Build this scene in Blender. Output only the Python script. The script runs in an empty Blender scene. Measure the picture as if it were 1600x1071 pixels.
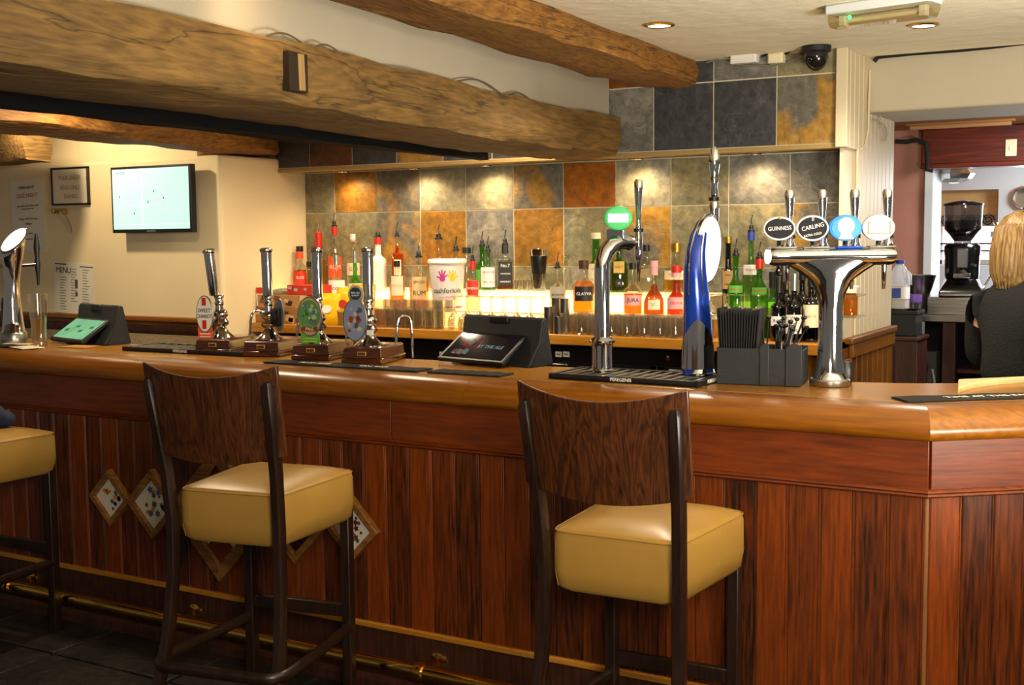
import bpy, bmesh, math, random
from mathutils import Vector, Matrix
random.seed(7)
SC = bpy.context.scene
COL = SC.collection
PI = math.pi

# ---------------------------------------------------------------- camera
H = 1.59
YAW, PITCH, ROLL, FPX = math.radians(30.4596), math.radians(5.0616), math.radians(-0.522), 1900.0
fw = Vector((-math.sin(YAW)*math.cos(PITCH), math.cos(YAW)*math.cos(PITCH), -math.sin(PITCH)))
rt0 = Vector((math.cos(YAW), math.sin(YAW), 0)); up0 = rt0.cross(fw)
RT = math.cos(ROLL)*rt0 + math.sin(ROLL)*up0
UP = -math.sin(ROLL)*rt0 + math.cos(ROLL)*up0
cam_d = bpy.data.cameras.new('camera'); cam = bpy.data.objects.new('camera', cam_d); COL.objects.link(cam)
cam.matrix_world = Matrix(((RT.x, UP.x, -fw.x, 0), (RT.y, UP.y, -fw.y, 0), (RT.z, UP.z, -fw.z, H), (0, 0, 0, 1)))
cam_d.sensor_width = 36.0; cam_d.lens = FPX/1600*36.0; cam_d.clip_start = 0.05
SC.camera = cam
def ray(x, y): return RT*((x-800)/FPX) - UP*((y-535.5)/FPX) + fw
def atY(x, y, v): d = ray(x, y); return Vector((0, 0, H)) + d*(v/d.y)
def atZ(x, y, v): d = ray(x, y); return Vector((0, 0, H)) + d*((v-H)/d.z)
def atX(x, y, v): d = ray(x, y); return Vector((0, 0, H)) + d*(v/d.x)

# ---------------------------------------------------------------- world, lights, exposure
SC.view_settings.view_transform = 'Standard'; SC.view_settings.look = 'None'
SC.view_settings.gamma = 1.0; SC.view_settings.use_curve_mapping = False
SC.view_settings.exposure = 0.0
w = bpy.data.worlds.new('world'); SC.world = w; w.use_nodes = True
w.node_tree.nodes['Background'].inputs[0].default_value = (1.0, 0.87, 0.72, 1)
w.node_tree.nodes['Background'].inputs[1].default_value = 0.14
cy = SC.cycles
cy.use_denoising = True; cy.caustics_reflective = False; cy.caustics_refractive = False
cy.max_bounces = 10; cy.transparent_max_bounces = 40; cy.glossy_bounces = 5; cy.transmission_bounces = 8
cy.sample_clamp_indirect = 4.0; cy.sample_clamp_direct = 0.0
def area(name, loc, aim, sx, sy, power, col):
    l = bpy.data.lights.new(name, 'AREA'); l.shape = 'RECTANGLE'; l.size = sx; l.size_y = sy; l.energy = power; l.color = col
    o = bpy.data.objects.new(name, l); COL.objects.link(o); o.location = loc
    o.rotation_euler = (Vector(aim)-Vector(loc)).to_track_quat('-Z', 'Y').to_euler(); return o
def spot(name, loc, aim, power, col, ang=70, blend=0.6, r=0.03):
    l = bpy.data.lights.new(name, 'SPOT'); l.energy = power; l.color = col; l.spot_size = math.radians(ang); l.spot_blend = blend; l.shadow_soft_size = r
    o = bpy.data.objects.new(name, l); COL.objects.link(o); o.location = loc
    o.rotation_euler = (Vector(aim)-Vector(loc)).to_track_quat('-Z', 'Y').to_euler(); return o
WARM = (1.0, 0.74, 0.42); MID = (1.0, 0.86, 0.66)
area('camera_flash', (0.45, 0.1, 1.95), (-1.1, 3.3, 0.9), 0.7, 0.5, 92, (1.0, 0.88, 0.68))  # stands in for the camera flash, not a lamp of the room
area('ceiling_fill', (0.65, 2.7, 1.15), (0.3, 3.1, 2.4), 0.6, 0.6, 125, (1.0, 0.93, 0.76))  # unseen fill added to brighten the ceiling, like flash bounced upwards
SOFFIT_X = (-4.316, -3.83, -3.376, -2.504, -1.913)
for sx in SOFFIT_X:
    spot('soffit_spot', (sx, 5.47, 1.935), (sx, 5.545, 1.2), 10, WARM, 150, 1.0, 0.02)
spot('television_wall_spot', (-5.45, 4.2, 2.34), (-5.2, 4.85, 1.5), 40, (1.0, 0.78, 0.48), 150, 0.6, 0.05)
spot('plaster_wall_spot', (-2.20, 2.56, 2.235), (-2.40, 2.60, 2.19), 1.6, (1.0, 0.72, 0.36), 130, 0.9, 0.03)
for bx, by in ((-3.55, 4.55), (-4.0, 3.6), (-2.95, 5.0)):
    spot('bar_fill_spot', (bx, by, 2.34), (bx-.15, by, 1.1), 56, (1.0, 0.8, 0.54), 155, 0.8, 0.06)  # out-of-view spots added to lift the ambient light behind the bar
D1 = atZ(1030, 40, 2.38); D2 = atZ(1443, 40, 2.38)
for d in (D1, D2):
    spot('ceiling_spot', (d.x, d.y, 2.35), (d.x, d.y, 0), 64, MID, 150, 0.8, 0.03)
area('back_room_window_light', (-0.9, 9.3, 1.6), (-1.4, 6.5, 1.4), 0.8, 0.8, 32, (0.95, 0.97, 1.0))
area('back_room_lamp', (-0.6, 7.0, 2.12), (-0.8, 7.6, 0), 0.5, 0.5, 32, (1.0, 0.96, 0.92))
area('far_wall_fill', (-0.2, 8.75, 2.15), (-0.7, 9.5, 0.9), 0.6, 0.4, 50, (0.80, 0.92, 1.0))  # fill added to make the far wall brighter and whiter

# ---------------------------------------------------------------- helpers
def hexc(h, a=1.0):
    h = h.lstrip('#'); v = [int(h[i:i+2], 16)/255 for i in (0, 2, 4)]
    return tuple([c/12.92 if c <= .04045 else ((c+.055)/1.055)**2.4 for c in v] + [a])
_mats = {}
def newmat(name):
    m = bpy.data.materials.new(name); m.use_nodes = True
    return m, m.node_tree.nodes, m.node_tree.links, m.node_tree.nodes['Principled BSDF']
def mat(name, col, rough=0.5, metal=0.0, noise=0.0, nscale=20, bump=0.0, emit=0.0, emitcol=None, spec=0.5, coat=0.0):
    """plain procedural material: colour with a little noise variation and bump"""
    if name in _mats: return _mats[name]
    m, N, L, b = newmat(name); c = hexc(col) if isinstance(col, str) else tuple(col)+(1,)*(4-len(col))
    b.inputs['Base Color'].default_value = c; b.inputs['Roughness'].default_value = rough; b.inputs['Metallic'].default_value = metal
    b.inputs['Specular IOR Level'].default_value = spec; b.inputs['Coat Weight'].default_value = coat
    if noise or bump:
        tc = N.new('ShaderNodeTexCoord'); nz = N.new('ShaderNodeTexNoise'); nz.inputs['Scale'].default_value = nscale; nz.inputs['Detail'].default_value = 6
        L.new(tc.outputs['Object'], nz.inputs['Vector'])
        if noise:
            mx = N.new('ShaderNodeMix'); mx.data_type = 'RGBA'
            mx.inputs[6].default_value = tuple(x*(1-noise) for x in c[:3])+(1,); mx.inputs[7].default_value = tuple(min(1, x*(1+noise)) for x in c[:3])+(1,)
            L.new(nz.outputs['Fac'], mx.inputs[0]); L.new(mx.outputs[2], b.inputs['Base Color'])
        if bump:
            bp = N.new('ShaderNodeBump'); bp.inputs['Strength'].default_value = bump; bp.inputs['Distance'].default_value = .01
            L.new(nz.outputs['Fac'], bp.inputs['Height']); L.new(bp.outputs[0], b.inputs['Normal'])
    if emit:
        b.inputs['Emission Color'].default_value = hexc(emitcol) if emitcol else c; b.inputs['Emission Strength'].default_value = emit
    _mats[name] = m; return m
def wood(name, dark, light, axis='X', stretch=9.0, scale=9.0, rough=0.38, vary=0.35, bump=0.15, knots=0.5, coat=0.0, ring=0.42, rings=4.0, cracks=0.0):
    if name in _mats: return _mats[name]
    m, N, L, b = newmat(name)
    tc = N.new('ShaderNodeTexCoord'); oi = N.new('ShaderNodeObjectInfo')
    sc = N.new('ShaderNodeVectorMath'); sc.operation = 'MULTIPLY'
    s = [1.0, 1.0, 1.0]; s['XYZ'.index(axis)] = 1.0/stretch; sc.inputs[1].default_value = s
    off = N.new('ShaderNodeVectorMath'); off.operation = 'SCALE'; off.inputs['Scale'].default_value = 37.0
    cmb = N.new('ShaderNodeCombineXYZ')
    for i in range(3): L.new(oi.outputs['Random'], cmb.inputs[i])
    L.new(cmb.outputs[0], off.inputs[0])
    L.new(tc.outputs['Object'], sc.inputs[0])
    add = N.new('ShaderNodeVectorMath'); add.operation = 'ADD'; L.new(sc.outputs[0], add.inputs[0]); L.new(off.outputs[0], add.inputs[1])
    n1 = N.new('ShaderNodeTexNoise'); n1.inputs['Scale'].default_value = scale; n1.inputs['Detail'].default_value = 3; n1.inputs['Distortion'].default_value = knots
    n2 = N.new('ShaderNodeTexNoise'); n2.inputs['Scale'].default_value = scale*9; n2.inputs['Detail'].default_value = 5
    L.new(add.outputs[0], n1.inputs['Vector']); L.new(add.outputs[0], n2.inputs['Vector'])
    wv = N.new('ShaderNodeMath'); wv.operation = 'MULTIPLY'; wv.inputs[1].default_value = rings*2; L.new(n1.outputs['Fac'], wv.inputs[0])
    fr = N.new('ShaderNodeMath'); fr.operation = 'PINGPONG'; fr.inputs[1].default_value = 0.5; L.new(wv.outputs[0], fr.inputs[0])
    a1 = N.new('ShaderNodeMath'); a1.operation = 'MULTIPLY_ADD'; a1.inputs[1].default_value = ring*2; L.new(fr.outputs[0], a1.inputs[0])
    a2 = N.new('ShaderNodeMath'); a2.operation = 'MULTIPLY'; a2.inputs[1].default_value = 1.25-ring; L.new(n2.outputs['Fac'], a2.inputs[0]); L.new(a2.outputs[0], a1.inputs[2])
    a3 = N.new('ShaderNodeMath'); a3.operation = 'MULTIPLY_ADD'; a3.inputs[1].default_value = vary*2; L.new(oi.outputs['Random'], a3.inputs[0])
    a4 = N.new('ShaderNodeMath'); a4.operation = 'SUBTRACT'; a4.inputs[1].default_value = vary+0.16; L.new(a1.outputs[0], a4.inputs[0]); L.new(a4.outputs[0], a3.inputs[2])
    cr = N.new('ShaderNodeValToRGB'); cr.color_ramp.elements[0].color = hexc(dark); cr.color_ramp.elements[1].color = hexc(light)
    cr.color_ramp.elements[0].position = 0.05; cr.color_ramp.elements[1].position = 0.95
    L.new(a3.outputs[0], cr.inputs[0]); L.new(cr.outputs[0], b.inputs['Base Color'])
    if cracks:
        s2 = [2.2, 2.2, 2.2]; s2['XYZ'.index(axis)] = 0.07
        v2 = N.new('ShaderNodeVectorMath'); v2.operation = 'MULTIPLY'; v2.inputs[1].default_value = s2; L.new(tc.outputs['Object'], v2.inputs[0])
        n3 = N.new('ShaderNodeTexNoise'); n3.inputs['Scale'].default_value = 4.0; n3.inputs['Detail'].default_value = 4; n3.inputs['Distortion'].default_value = .08; L.new(v2.outputs[0], n3.inputs['Vector'])
        q1 = N.new('ShaderNodeMath'); q1.operation = 'SUBTRACT'; q1.inputs[1].default_value = 0.5; L.new(n3.outputs['Fac'], q1.inputs[0])
        q2 = N.new('ShaderNodeMath'); q2.operation = 'ABSOLUTE'; L.new(q1.outputs[0], q2.inputs[0])
        q3 = N.new('ShaderNodeMapRange'); q3.inputs[1].default_value = 0.0; q3.inputs[2].default_value = 0.010; q3.inputs[3].default_value = cracks; q3.inputs[4].default_value = 0.0; L.new(q2.outputs[0], q3.inputs[0])
        n4 = N.new('ShaderNodeTexNoise'); n4.inputs['Scale'].default_value = 3.0; n4.inputs['Detail'].default_value = 5; L.new(tc.outputs['Object'], n4.inputs['Vector'])
        wm_ = N.new('ShaderNodeMix'); wm_.data_type = 'RGBA'; wm_.blend_type = 'OVERLAY'; wm_.inputs[0].default_value = 0.55; L.new(cr.outputs[0], wm_.inputs[6]); L.new(n4.outputs['Fac'], wm_.inputs[7])
        cm = N.new('ShaderNodeMix'); cm.data_type = 'RGBA'; L.new(q3.outputs[0], cm.inputs[0]); L.new(wm_.outputs[2], cm.inputs[6]); cm.inputs[7].default_value = hexc('#1c1006')
        L.new(cm.outputs[2], b.inputs['Base Color'])
    b.inputs['Roughness'].default_value = rough; b.inputs['Coat Weight'].default_value = coat; b.inputs['Coat Roughness'].default_value = 0.15
    bp = N.new('ShaderNodeBump'); bp.inputs['Strength'].default_value = bump; bp.inputs['Distance'].default_value = .004
    L.new(a1.outputs[0], bp.inputs['Height']); L.new(bp.outputs[0], b.inputs['Normal'])
    _mats[name] = m; return m
def slate(name, c1, c2, c3='#8a7a5a', bias=0.5, scale=4.0, gain=1.0):
    if name in _mats: return _mats[name]
    m, N, L, b = newmat(name)
    def hexc2(h): return tuple(min(1, v*gain*1.1) for v in hexc(h)[:3])+(1,)
    tc = N.new('ShaderNodeTexCoord'); oi = N.new('ShaderNodeObjectInfo')
    cmb = N.new('ShaderNodeCombineXYZ')
    for i in range(3): L.new(oi.outputs['Random'], cmb.inputs[i])
    off = N.new('ShaderNodeVectorMath'); off.operation = 'SCALE'; off.inputs['Scale'].default_value = 53.0; L.new(cmb.outputs[0], off.inputs[0])
    add = N.new('ShaderNodeVectorMath'); add.operation = 'ADD'; L.new(tc.outputs['Object'], add.inputs[0]); L.new(off.outputs[0], add.inputs[1])
    def nz(s, d, dist=0.0):
        n = N.new('ShaderNodeTexNoise'); n.inputs['Scale'].default_value = s; n.inputs['Detail'].default_value = d; n.inputs['Distortion'].default_value = dist
        L.new(add.outputs[0], n.inputs['Vector']); return n
    a = nz(scale, 4, .6); f = nz(28, 8); v = nz(7, 3, 1.2)
    r = N.new('ShaderNodeValToRGB'); r.color_ramp.elements[0].position = bias-0.04; r.color_ramp.elements[1].position = bias+0.05
    r.color_ramp.elements[0].color = hexc2(c1); r.color_ramp.elements[1].color = hexc2(c2); L.new(a.outputs['Fac'], r.inputs[0])
    mx = N.new('ShaderNodeMix'); mx.data_type = 'RGBA'; mx.blend_type = 'OVERLAY'; mx.inputs[0].default_value = 0.75
    L.new(r.outputs[0], mx.inputs[6]); L.new(f.outputs['Fac'], mx.inputs[7])
    # thin pale veins where a distorted noise crosses its mid value
    s1 = N.new('ShaderNodeMath'); s1.operation = 'SUBTRACT'; s1.inputs[1].default_value = 0.5; L.new(v.outputs['Fac'], s1.inputs[0])
    s2 = N.new('ShaderNodeMath'); s2.operation = 'ABSOLUTE'; L.new(s1.outputs[0], s2.inputs[0])
    s3 = N.new('ShaderNodeMapRange'); s3.inputs[1].default_value = 0.0; s3.inputs[2].default_value = 0.012; s3.inputs[3].default_value = 0.34; s3.inputs[4].default_value = 0.0
    L.new(s2.outputs[0], s3.inputs[0])
    m2 = N.new('ShaderNodeMix'); m2.data_type = 'RGBA'; L.new(s3.outputs[0], m2.inputs[0]); L.new(mx.outputs[2], m2.inputs[6]); m2.inputs[7].default_value = hexc(c3)
    L.new(m2.outputs[2], b.inputs['Base Color']); b.inputs['Roughness'].default_value = 0.42
    ad = N.new('ShaderNodeMath'); ad.operation = 'MULTIPLY_ADD'; ad.inputs[1].default_value = 0.6; L.new(f.outputs['Fac'], ad.inputs[0]); L.new(v.outputs['Fac'], ad.inputs[2])
    bp = N.new('ShaderNodeBump'); bp.inputs['Strength'].default_value = 0.6; bp.inputs['Distance'].default_value = .012
    L.new(ad.outputs[0], bp.inputs['Height']); L.new(bp.outputs[0], b.inputs['Normal'])
    _mats[name] = m; return m
def glass(name, tint='#ffffff', gloss=0.12, haze=0.0):
    """thin-walled glass: tinted see-through with a Fresnel reflection"""
    if name in _mats: return _mats[name]
    m, N, L, b = newmat(name); N.remove(b); out = N['Material Output']
    tr = N.new('ShaderNodeBsdfTransparent'); tr.inputs[0].default_value = hexc(tint)
    gl = N.new('ShaderNodeBsdfGlossy'); gl.inputs['Roughness'].default_value = 0.04
    lw = N.new('ShaderNodeLayerWeight'); lw.inputs[0].default_value = 0.35
    mr = N.new('ShaderNodeMapRange'); mr.inputs[3].default_value = gloss*0.45; mr.inputs[4].default_value = 0.75; L.new(lw.outputs['Facing'], mr.inputs[0])
    pw = N.new('ShaderNodeMath'); pw.operation = 'POWER'; pw.inputs[1].default_value = 2.2
    L.new(mr.outputs[0], pw.inputs[0]); ad = N.new('ShaderNodeMath'); ad.operation = 'ADD'; ad.inputs[1].default_value = gloss*0.5; L.new(pw.outputs[0], ad.inputs[0])
    mx = N.new('ShaderNodeMixShader'); L.new(ad.outputs[0], mx.inputs[0]); L.new(tr.outputs[0], mx.inputs[1]); L.new(gl.outputs[0], mx.inputs[2])
    last = mx
    if haze:
        df = N.new('ShaderNodeBsdfTranslucent'); df.inputs[0].default_value = hexc(tint)
        m3 = N.new('ShaderNodeMixShader'); m3.inputs[0].default_value = haze; L.new(mx.outputs[0], m3.inputs[1]); L.new(df.outputs[0], m3.inputs[2]); last = m3
    L.new(last.outputs[0], out.inputs[0]); _mats[name] = m; return m

class MB:
    """collects geometry; build() links it as ONE mesh object"""
    def __init__(s): s.v = []; s.f = []
    def add(s, vs, fs, M=None):
        o = len(s.v)
        s.v += [tuple(M @ Vector(p)) if M is not None else tuple(p) for p in vs]
        s.f += [tuple(i+o for i in f) for f in fs]; return s
    def box(s, x0, x1, y0, y1, z0, z1, M=None):
        vs = [(x, y, z) for z in (z0, z1) for y in (y0, y1) for x in (x0, x1)]
        return s.add(vs, [(0, 2, 3, 1), (4, 5, 7, 6), (0, 1, 5, 4), (2, 6, 7, 3), (0, 4, 6, 2), (1, 3, 7, 5)], M)
    def lathe(s, prof, n=24, M=None, cap=True, sq=None, ex=2.0, ph=0.0):
        """prof: (r, z) list; sq=(sx, sy) scales the section, ex>2 squares it"""
        vs = []; sx, sy = sq or (1, 1)
        for r, z in prof:
            for i in range(n):
                a = 2*PI*(i+ph)/n; c, t = math.cos(a), math.sin(a)
                k = 1.0 if ex == 2.0 else (abs(c)**ex+abs(t)**ex)**(-1.0/ex)
                vs.append((r*k*c*sx, r*k*t*sy, z))
        fs = []
        for j in range(len(prof)-1):
            for i in range(n):
                k = (i+1) % n; fs.append((j*n+i, j*n+k, (j+1)*n+k, (j+1)*n+i))
        if cap:
            if prof[0][0] > 1e-5: fs.append(tuple(reversed(range(n))))
            if prof[-1][0] > 1e-5: fs.append(tuple((len(prof)-1)*n+i for i in range(n)))
        return s.add(vs, fs, M)
    def tube(s, pts, r, n=8, M=None, cap=True, flat=None):
        pts = [Vector(p) for p in pts]; rr = r if isinstance(r, (list, tuple)) else [r]*len(pts)
        vs = []; prev = None
        for i, p in enumerate(pts):
            t = (pts[min(i+1, len(pts)-1)]-pts[max(i-1, 0)]).normalized()
            if prev is None:
                u = t.cross(Vector((0, 0, 1)));  u = u if u.length > 1e-3 else t.cross(Vector((0, 1, 0)))
            else: u = prev - t*prev.dot(t)
            u.normalize(); prev = u; v = t.cross(u)
            fa, fb = flat or (1, 1)
            for k in range(n):
                a = 2*PI*(k+.5)/n; vs.append(p+u*(math.cos(a)*rr[i]*fa)+v*(math.sin(a)*rr[i]*fb))
        fs = []
        for j in range(len(pts)-1):
            for i in range(n):
                k = (i+1) % n; fs.append((j*n+i, j*n+k, (j+1)*n+k, (j+1)*n+i))
        if cap: fs += [tuple(reversed(range(n))), tuple((len(pts)-1)*n+i for i in range(n))]
        return s.add(vs, fs, M)
    def prism(s, poly, h0, h1, M=None, axis='Z'):
        """polygon (counter-clockwise) extruded; axis Z: (x,y)->z, Y: (x,z)->y, X: (y,z)->x"""
        n = len(poly)
        def pt(a, b, h): return (a, b, h) if axis == 'Z' else ((a, h, b) if axis == 'Y' else (h, a, b))
        vs = [pt(a, b, h0) for a, b in poly]+[pt(a, b, h1) for a, b in poly]
        fs = [tuple(reversed(range(n))), tuple(range(n, 2*n))]+[(i, (i+1) % n, n+(i+1) % n, n+i) for i in range(n)]
        return s.add(vs, fs, M)
    def loft(s, rings, M=None, cap=True, closed=True):
        n = len(rings[0]); vs = [p for r in rings for p in r]; fs = []
        for j in range(len(rings)-1):
            for i in range(n if closed else n-1):
                k = (i+1) % n; fs.append((j*n+i, j*n+k, (j+1)*n+k, (j+1)*n+i))
        if cap and closed: fs += [tuple(reversed(range(n))), tuple((len(rings)-1)*n+i for i in range(n))]
        return s.add(vs, fs, M)
    def sweep(s, path, prof, M=None):
        """profile (out, z) swept along a plan path with mitred corners; 'out' is to the right of the path"""
        P = [Vector(p) for p in path]; rings = []
        for i, p in enumerate(P):
            a = (P[i]-P[i-1]).normalized() if i else (P[1]-P[0]).normalized()
            b = (P[i+1]-P[i]).normalized() if i < len(P)-1 else a
            na, nb = Vector((a.y, -a.x)), Vector((b.y, -b.x)); m = (na+nb).normalized(); k = 1/max(.2, m.dot(na))
            rings.append([(p.x+m.x*o*k, p.y+m.y*o*k, z) for o, z in prof])
        return s.loft(rings, M)
    def sphere(s, c, r, n=16, m=10, M=None, sc=(1, 1, 1)):
        pr = [(max(1e-6, math.sin(PI*i/m))*r, -math.cos(PI*i/m)*r) for i in range(m+1)]
        T = Matrix.Translation(c) @ Matrix.Diagonal((sc[0], sc[1], sc[2], 1))
        return s.lathe(pr, n, (M @ T) if M is not None else T, cap=False)
    def mesh(s, name):
        me = bpy.data.meshes.new(name); me.from_pydata(s.v, [], s.f)
        bm = bmesh.new(); bm.from_mesh(me); bmesh.ops.remove_doubles(bm, verts=bm.verts, dist=1e-6); bmesh.ops.recalc_face_normals(bm, faces=bm.faces)
        bm.to_mesh(me); bm.free(); return me
    def build(s, name, m, parent=None, smooth=False, bevel=0.0, loc=None, rotz=0.0, seg=2, sub=0):
        me = s.mesh(name); o = bpy.data.objects.new(name, me); COL.objects.link(o); me.materials.append(m)
        if parent is not None: o.parent = parent
        if loc is not None: o.location = loc
        if rotz: o.rotation_euler.z = rotz
        if bevel:
            b = o.modifiers.new('bevel', 'BEVEL'); b.width = bevel; b.segments = seg; b.limit_method = 'ANGLE'; b.angle_limit = math.radians(40)
            smooth = True
        if sub:
            q = o.modifiers.new('sub', 'SUBSURF'); q.levels = sub; q.render_levels = sub
        if smooth:
            me.shade_smooth()
            if not sub: me.set_sharp_from_angle(angle=math.radians(42))
        return o
def tag(o, label, cat, group=None, kind=None):
    if label: o['label'] = label
    if cat: o['category'] = cat
    if group: o['group'] = group
    if kind: o['kind'] = kind
    return o
def empty(name, loc=(0, 0, 0), rotz=0.0, label=None, cat=None, group=None, kind=None):
    o = bpy.data.objects.new(name, None); COL.objects.link(o); o.location = loc; o.rotation_euler.z = rotz; o.empty_display_size = .05
    return tag(o, label, cat, group, kind)
def inst(src, name, parent=None, loc=(0, 0, 0), rotz=0.0):
    o = src.copy(); COL.objects.link(o); o.name = name; o.location = loc; o.rotation_euler.z = rotz
    o.parent = parent; return o
def dup(root, loc, rotz=None, label=None, group=None):
    r = root.copy(); COL.objects.link(r); r.location = loc
    if rotz is not None: r.rotation_euler.z = rotz
    if label: r['label'] = label
    if group: r['group'] = group
    for ch in list(root.children):
        c = ch.copy(); COL.objects.link(c); c.parent = r
        for g in list(ch.children):
            d = g.copy(); COL.objects.link(d); d.parent = c
    return r
ORD = ('first', 'second', 'third', 'fourth', 'fifth', 'sixth', 'seventh', 'eighth', 'ninth', 'tenth', 'eleventh', 'twelfth', 'thirteenth', 'fourteenth', 'fifteenth', 'sixteenth')
_txt = {}
def text_mesh(s, size, bend=0.0, extrude=0.0004, squash=1.0, rot=0.0):
    """lettering as a mesh in the local XZ plane facing -Y; bend wraps it round a vertical cylinder of that radius"""
    key = (s, size, bend, extrude, squash, rot)
    if key in _txt: return _txt[key]
    cu = bpy.data.curves.new('t', 'FONT'); cu.body = s; cu.size = size; cu.align_x = 'CENTER'; cu.align_y = 'CENTER'; cu.extrude = extrude; cu.resolution_u = 3
    o = bpy.data.objects.new('t', cu); COL.objects.link(o)
    dg = bpy.context.evaluated_depsgraph_get(); me = bpy.data.meshes.new_from_object(o.evaluated_get(dg))
    bpy.data.objects.remove(o); bpy.data.curves.remove(cu)
    for v in me.vertices:
        x, y, z = v.co; x *= squash
        x, y = x*math.cos(rot)-y*math.sin(rot), x*math.sin(rot)+y*math.cos(rot)
        if bend: v.co = ((bend+z)*math.sin(x/bend), -(bend+z)*math.cos(x/bend), y)
        else: v.co = (x, -z, y)
    me.materials.clear(); _txt[key] = me; return me
def lettering(s, size, m, parent, loc=(0, 0, 0), rot=(0, 0, 0), bend=0.0, squash=1.0, name='lettering', tilt=0.0):
    me = text_mesh(s, size, bend, 0.0004, squash, tilt)
    if me.materials and me.materials[0] is not m: me = me.copy(); me.materials.clear()
    if not me.materials: me.materials.append(m)
    o = bpy.data.objects.new(name, me); COL.objects.link(o); o.parent = parent; o.location = loc; o.rotation_euler = rot; return o
def face(p): return math.atan2(-p[0], p[1])      # turns a thing's local -Y towards the saloon side where the photograph was taken
def T(x, y, z): return Matrix.Translation((x, y, z))
def RX(a): return Matrix.Rotation(a, 4, 'X')
def RY(a): return Matrix.Rotation(a, 4, 'Y')
def RZ(a): return Matrix.Rotation(a, 4, 'Z')

# ---------------------------------------------------------------- materials
M_plaster = mat('white_plaster', '#b8ad98', 0.75, noise=.05, nscale=6, bump=.25)
M_ceil = mat('ceiling_plaster', '#f4ebd0', 0.8, noise=.06, nscale=9, bump=.9)
M_cream = mat('cream_wall_paint', '#ecd9b0', 0.7, noise=.03, nscale=4, bump=.15)
M_creamboard = mat('cream_board_paint', '#d8c8a8', 0.45, noise=.04, nscale=8)
M_pink = mat('dusky_pink_paint', '#b88070', 0.7, noise=.04, nscale=5)
M_orange = mat('terracotta_ceiling_paint', '#b0763e', 0.7, noise=.06, nscale=5)
M_offwhite = mat('off_white_paint', '#d2d8dc', 0.6, noise=.03, nscale=4)
M_grout = mat('pale_grout', '#d8ceb0', 0.85, noise=.15, nscale=60)
M_chrome = mat('chrome', '#d8d8da', 0.07, 1.0)
M_steel = mat('brushed_steel', '#b4b2ae', 0.28, 1.0, noise=.08, nscale=40)
M_brass = mat('brass', '#d8a850', 0.14, 1.0, noise=.12, nscale=12)
M_black = mat('black_plastic', '#141416', 0.4)
M_blackm = mat('matt_black_plastic', '#18191e', 0.62, noise=.15, nscale=90, bump=.06)
M_rubber = mat('black_rubber', '#0d0d0d', 0.75)
M_white = mat('white_plastic', '#e4e2dc', 0.4)
M_paper = mat('white_paper', '#e6dfd0', 0.8, noise=.03, nscale=15)
M_ink = mat('black_ink', '#1a1a1c', 0.7)
M_grey_ink = mat('grey_ink', '#8a8478', 0.8)
M_red = mat('red_print', '#c8301c', 0.5)
M_orangep = mat('orange_print', '#e8562a', 0.55)
M_greenp = mat('green_print', '#5aa03c', 0.55)
M_gold = mat('gold_print', '#c09a48', 0.4, 0.4)
M_whitep = mat('white_print', '#f2f0ea', 0.55)
M_cream_label = mat('cream_label', '#e8dcb8', 0.6)
M_oak = wood('varnished_oak', '#603004', '#93590d', 'X', 16, 9, 0.3, 0.08, .1, .8, ring=.22)
M_bartop = wood('golden_bar_top', '#7c4e12', '#b37c2a', 'X', 16, 8, 0.26, 0.05, .06, .6, ring=.2)
M_oakY = wood('varnished_oak_depth', '#7a4a12', '#b98236', 'Y', 14, 7, 0.3, 0.10, .1, .8)
M_plaqueframe = wood('plaque_frame_wood', '#5c3410', '#9a6a30', 'X', 10, 9, 0.4, 0.08, .1, .6)
M_oakcounter = wood('light_oak_counter', '#9a5e12', '#c88c34', 'X', 14, 6, 0.28, 0.06, .06, .5)
M_pine = wood('stained_pine_board', '#190802', '#8a3c04', 'Z', 14, 13, 0.42, 0.26, .12, .6, ring=.22)
M_frieze = wood('stained_pine_frieze', '#431702', '#803502', 'X', 12, 9, 0.42, 0.06, .08, .6, ring=.2)
M_walnut = wood('dark_stained_beech', '#180b06', '#643619', 'Z', 16, 18, 0.32, 0.03, .15, 1.0, ring=.45, rings=5)
M_legwood = wood('dark_stained_leg', '#140a06', '#2e1a10', 'Z', 9, 12, 0.35, 0.03, .1, .5)
M_pump = wood('polished_mahogany', '#2c1206', '#5c2c10', 'X', 9, 16, 0.2, 0.06, .04, .4, coat=.5)
M_timber = wood('aged_oak_timber', '#4a3314', '#96723a', 'Y', 9, 8, 0.75, 0.03, .9, 1.4, ring=.2, cracks=.7)
M_timber2 = wood('golden_oak_timber', '#4e2a08', '#b07a30', 'Y', 5, 7, 0.7, 0.03, .9, 2.0, ring=.25, cracks=.8)
M_wains = wood('amber_pine_board', '#5c3308', '#9a5f1c', 'Z', 10, 9, 0.35, 0.2, .12, .7)
M_header = wood('red_stained_header', '#3e0f04', '#7a2408', 'X', 9, 7, 0.4, 0.05, .1, .8)
M_darkwood = wood('dark_brown_wood', '#24100a', '#4e2a1a', 'Z', 9, 10, 0.45, 0.06, .1, .6)
M_vinyl = mat('gold_vinyl', '#a27c3a', 0.34, noise=.05, nscale=14, bump=.05, spec=.35)
M_glass = glass('clear_glass', '#fcfaf4', .33, .04)
M_glassb = glass('clear_bottle_glass', '#f4f4ea', .14)
M_glassg = glass('green_bottle_glass', '#8ccc6c', .14, .22)
M_glassdg = glass('dark_green_bottle_glass', '#0e2c14', .16)
M_glassbl = glass('blue_black_bottle_glass', '#141c30', .16)
M_glassbr = glass('brown_bottle_glass', '#3a1a08', .16)
M_glasspg = glass('pale_green_bottle_glass', '#b4dca0', .14, .1)
def liquid(name, c): return glass(name, c, .03, .35)
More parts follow.
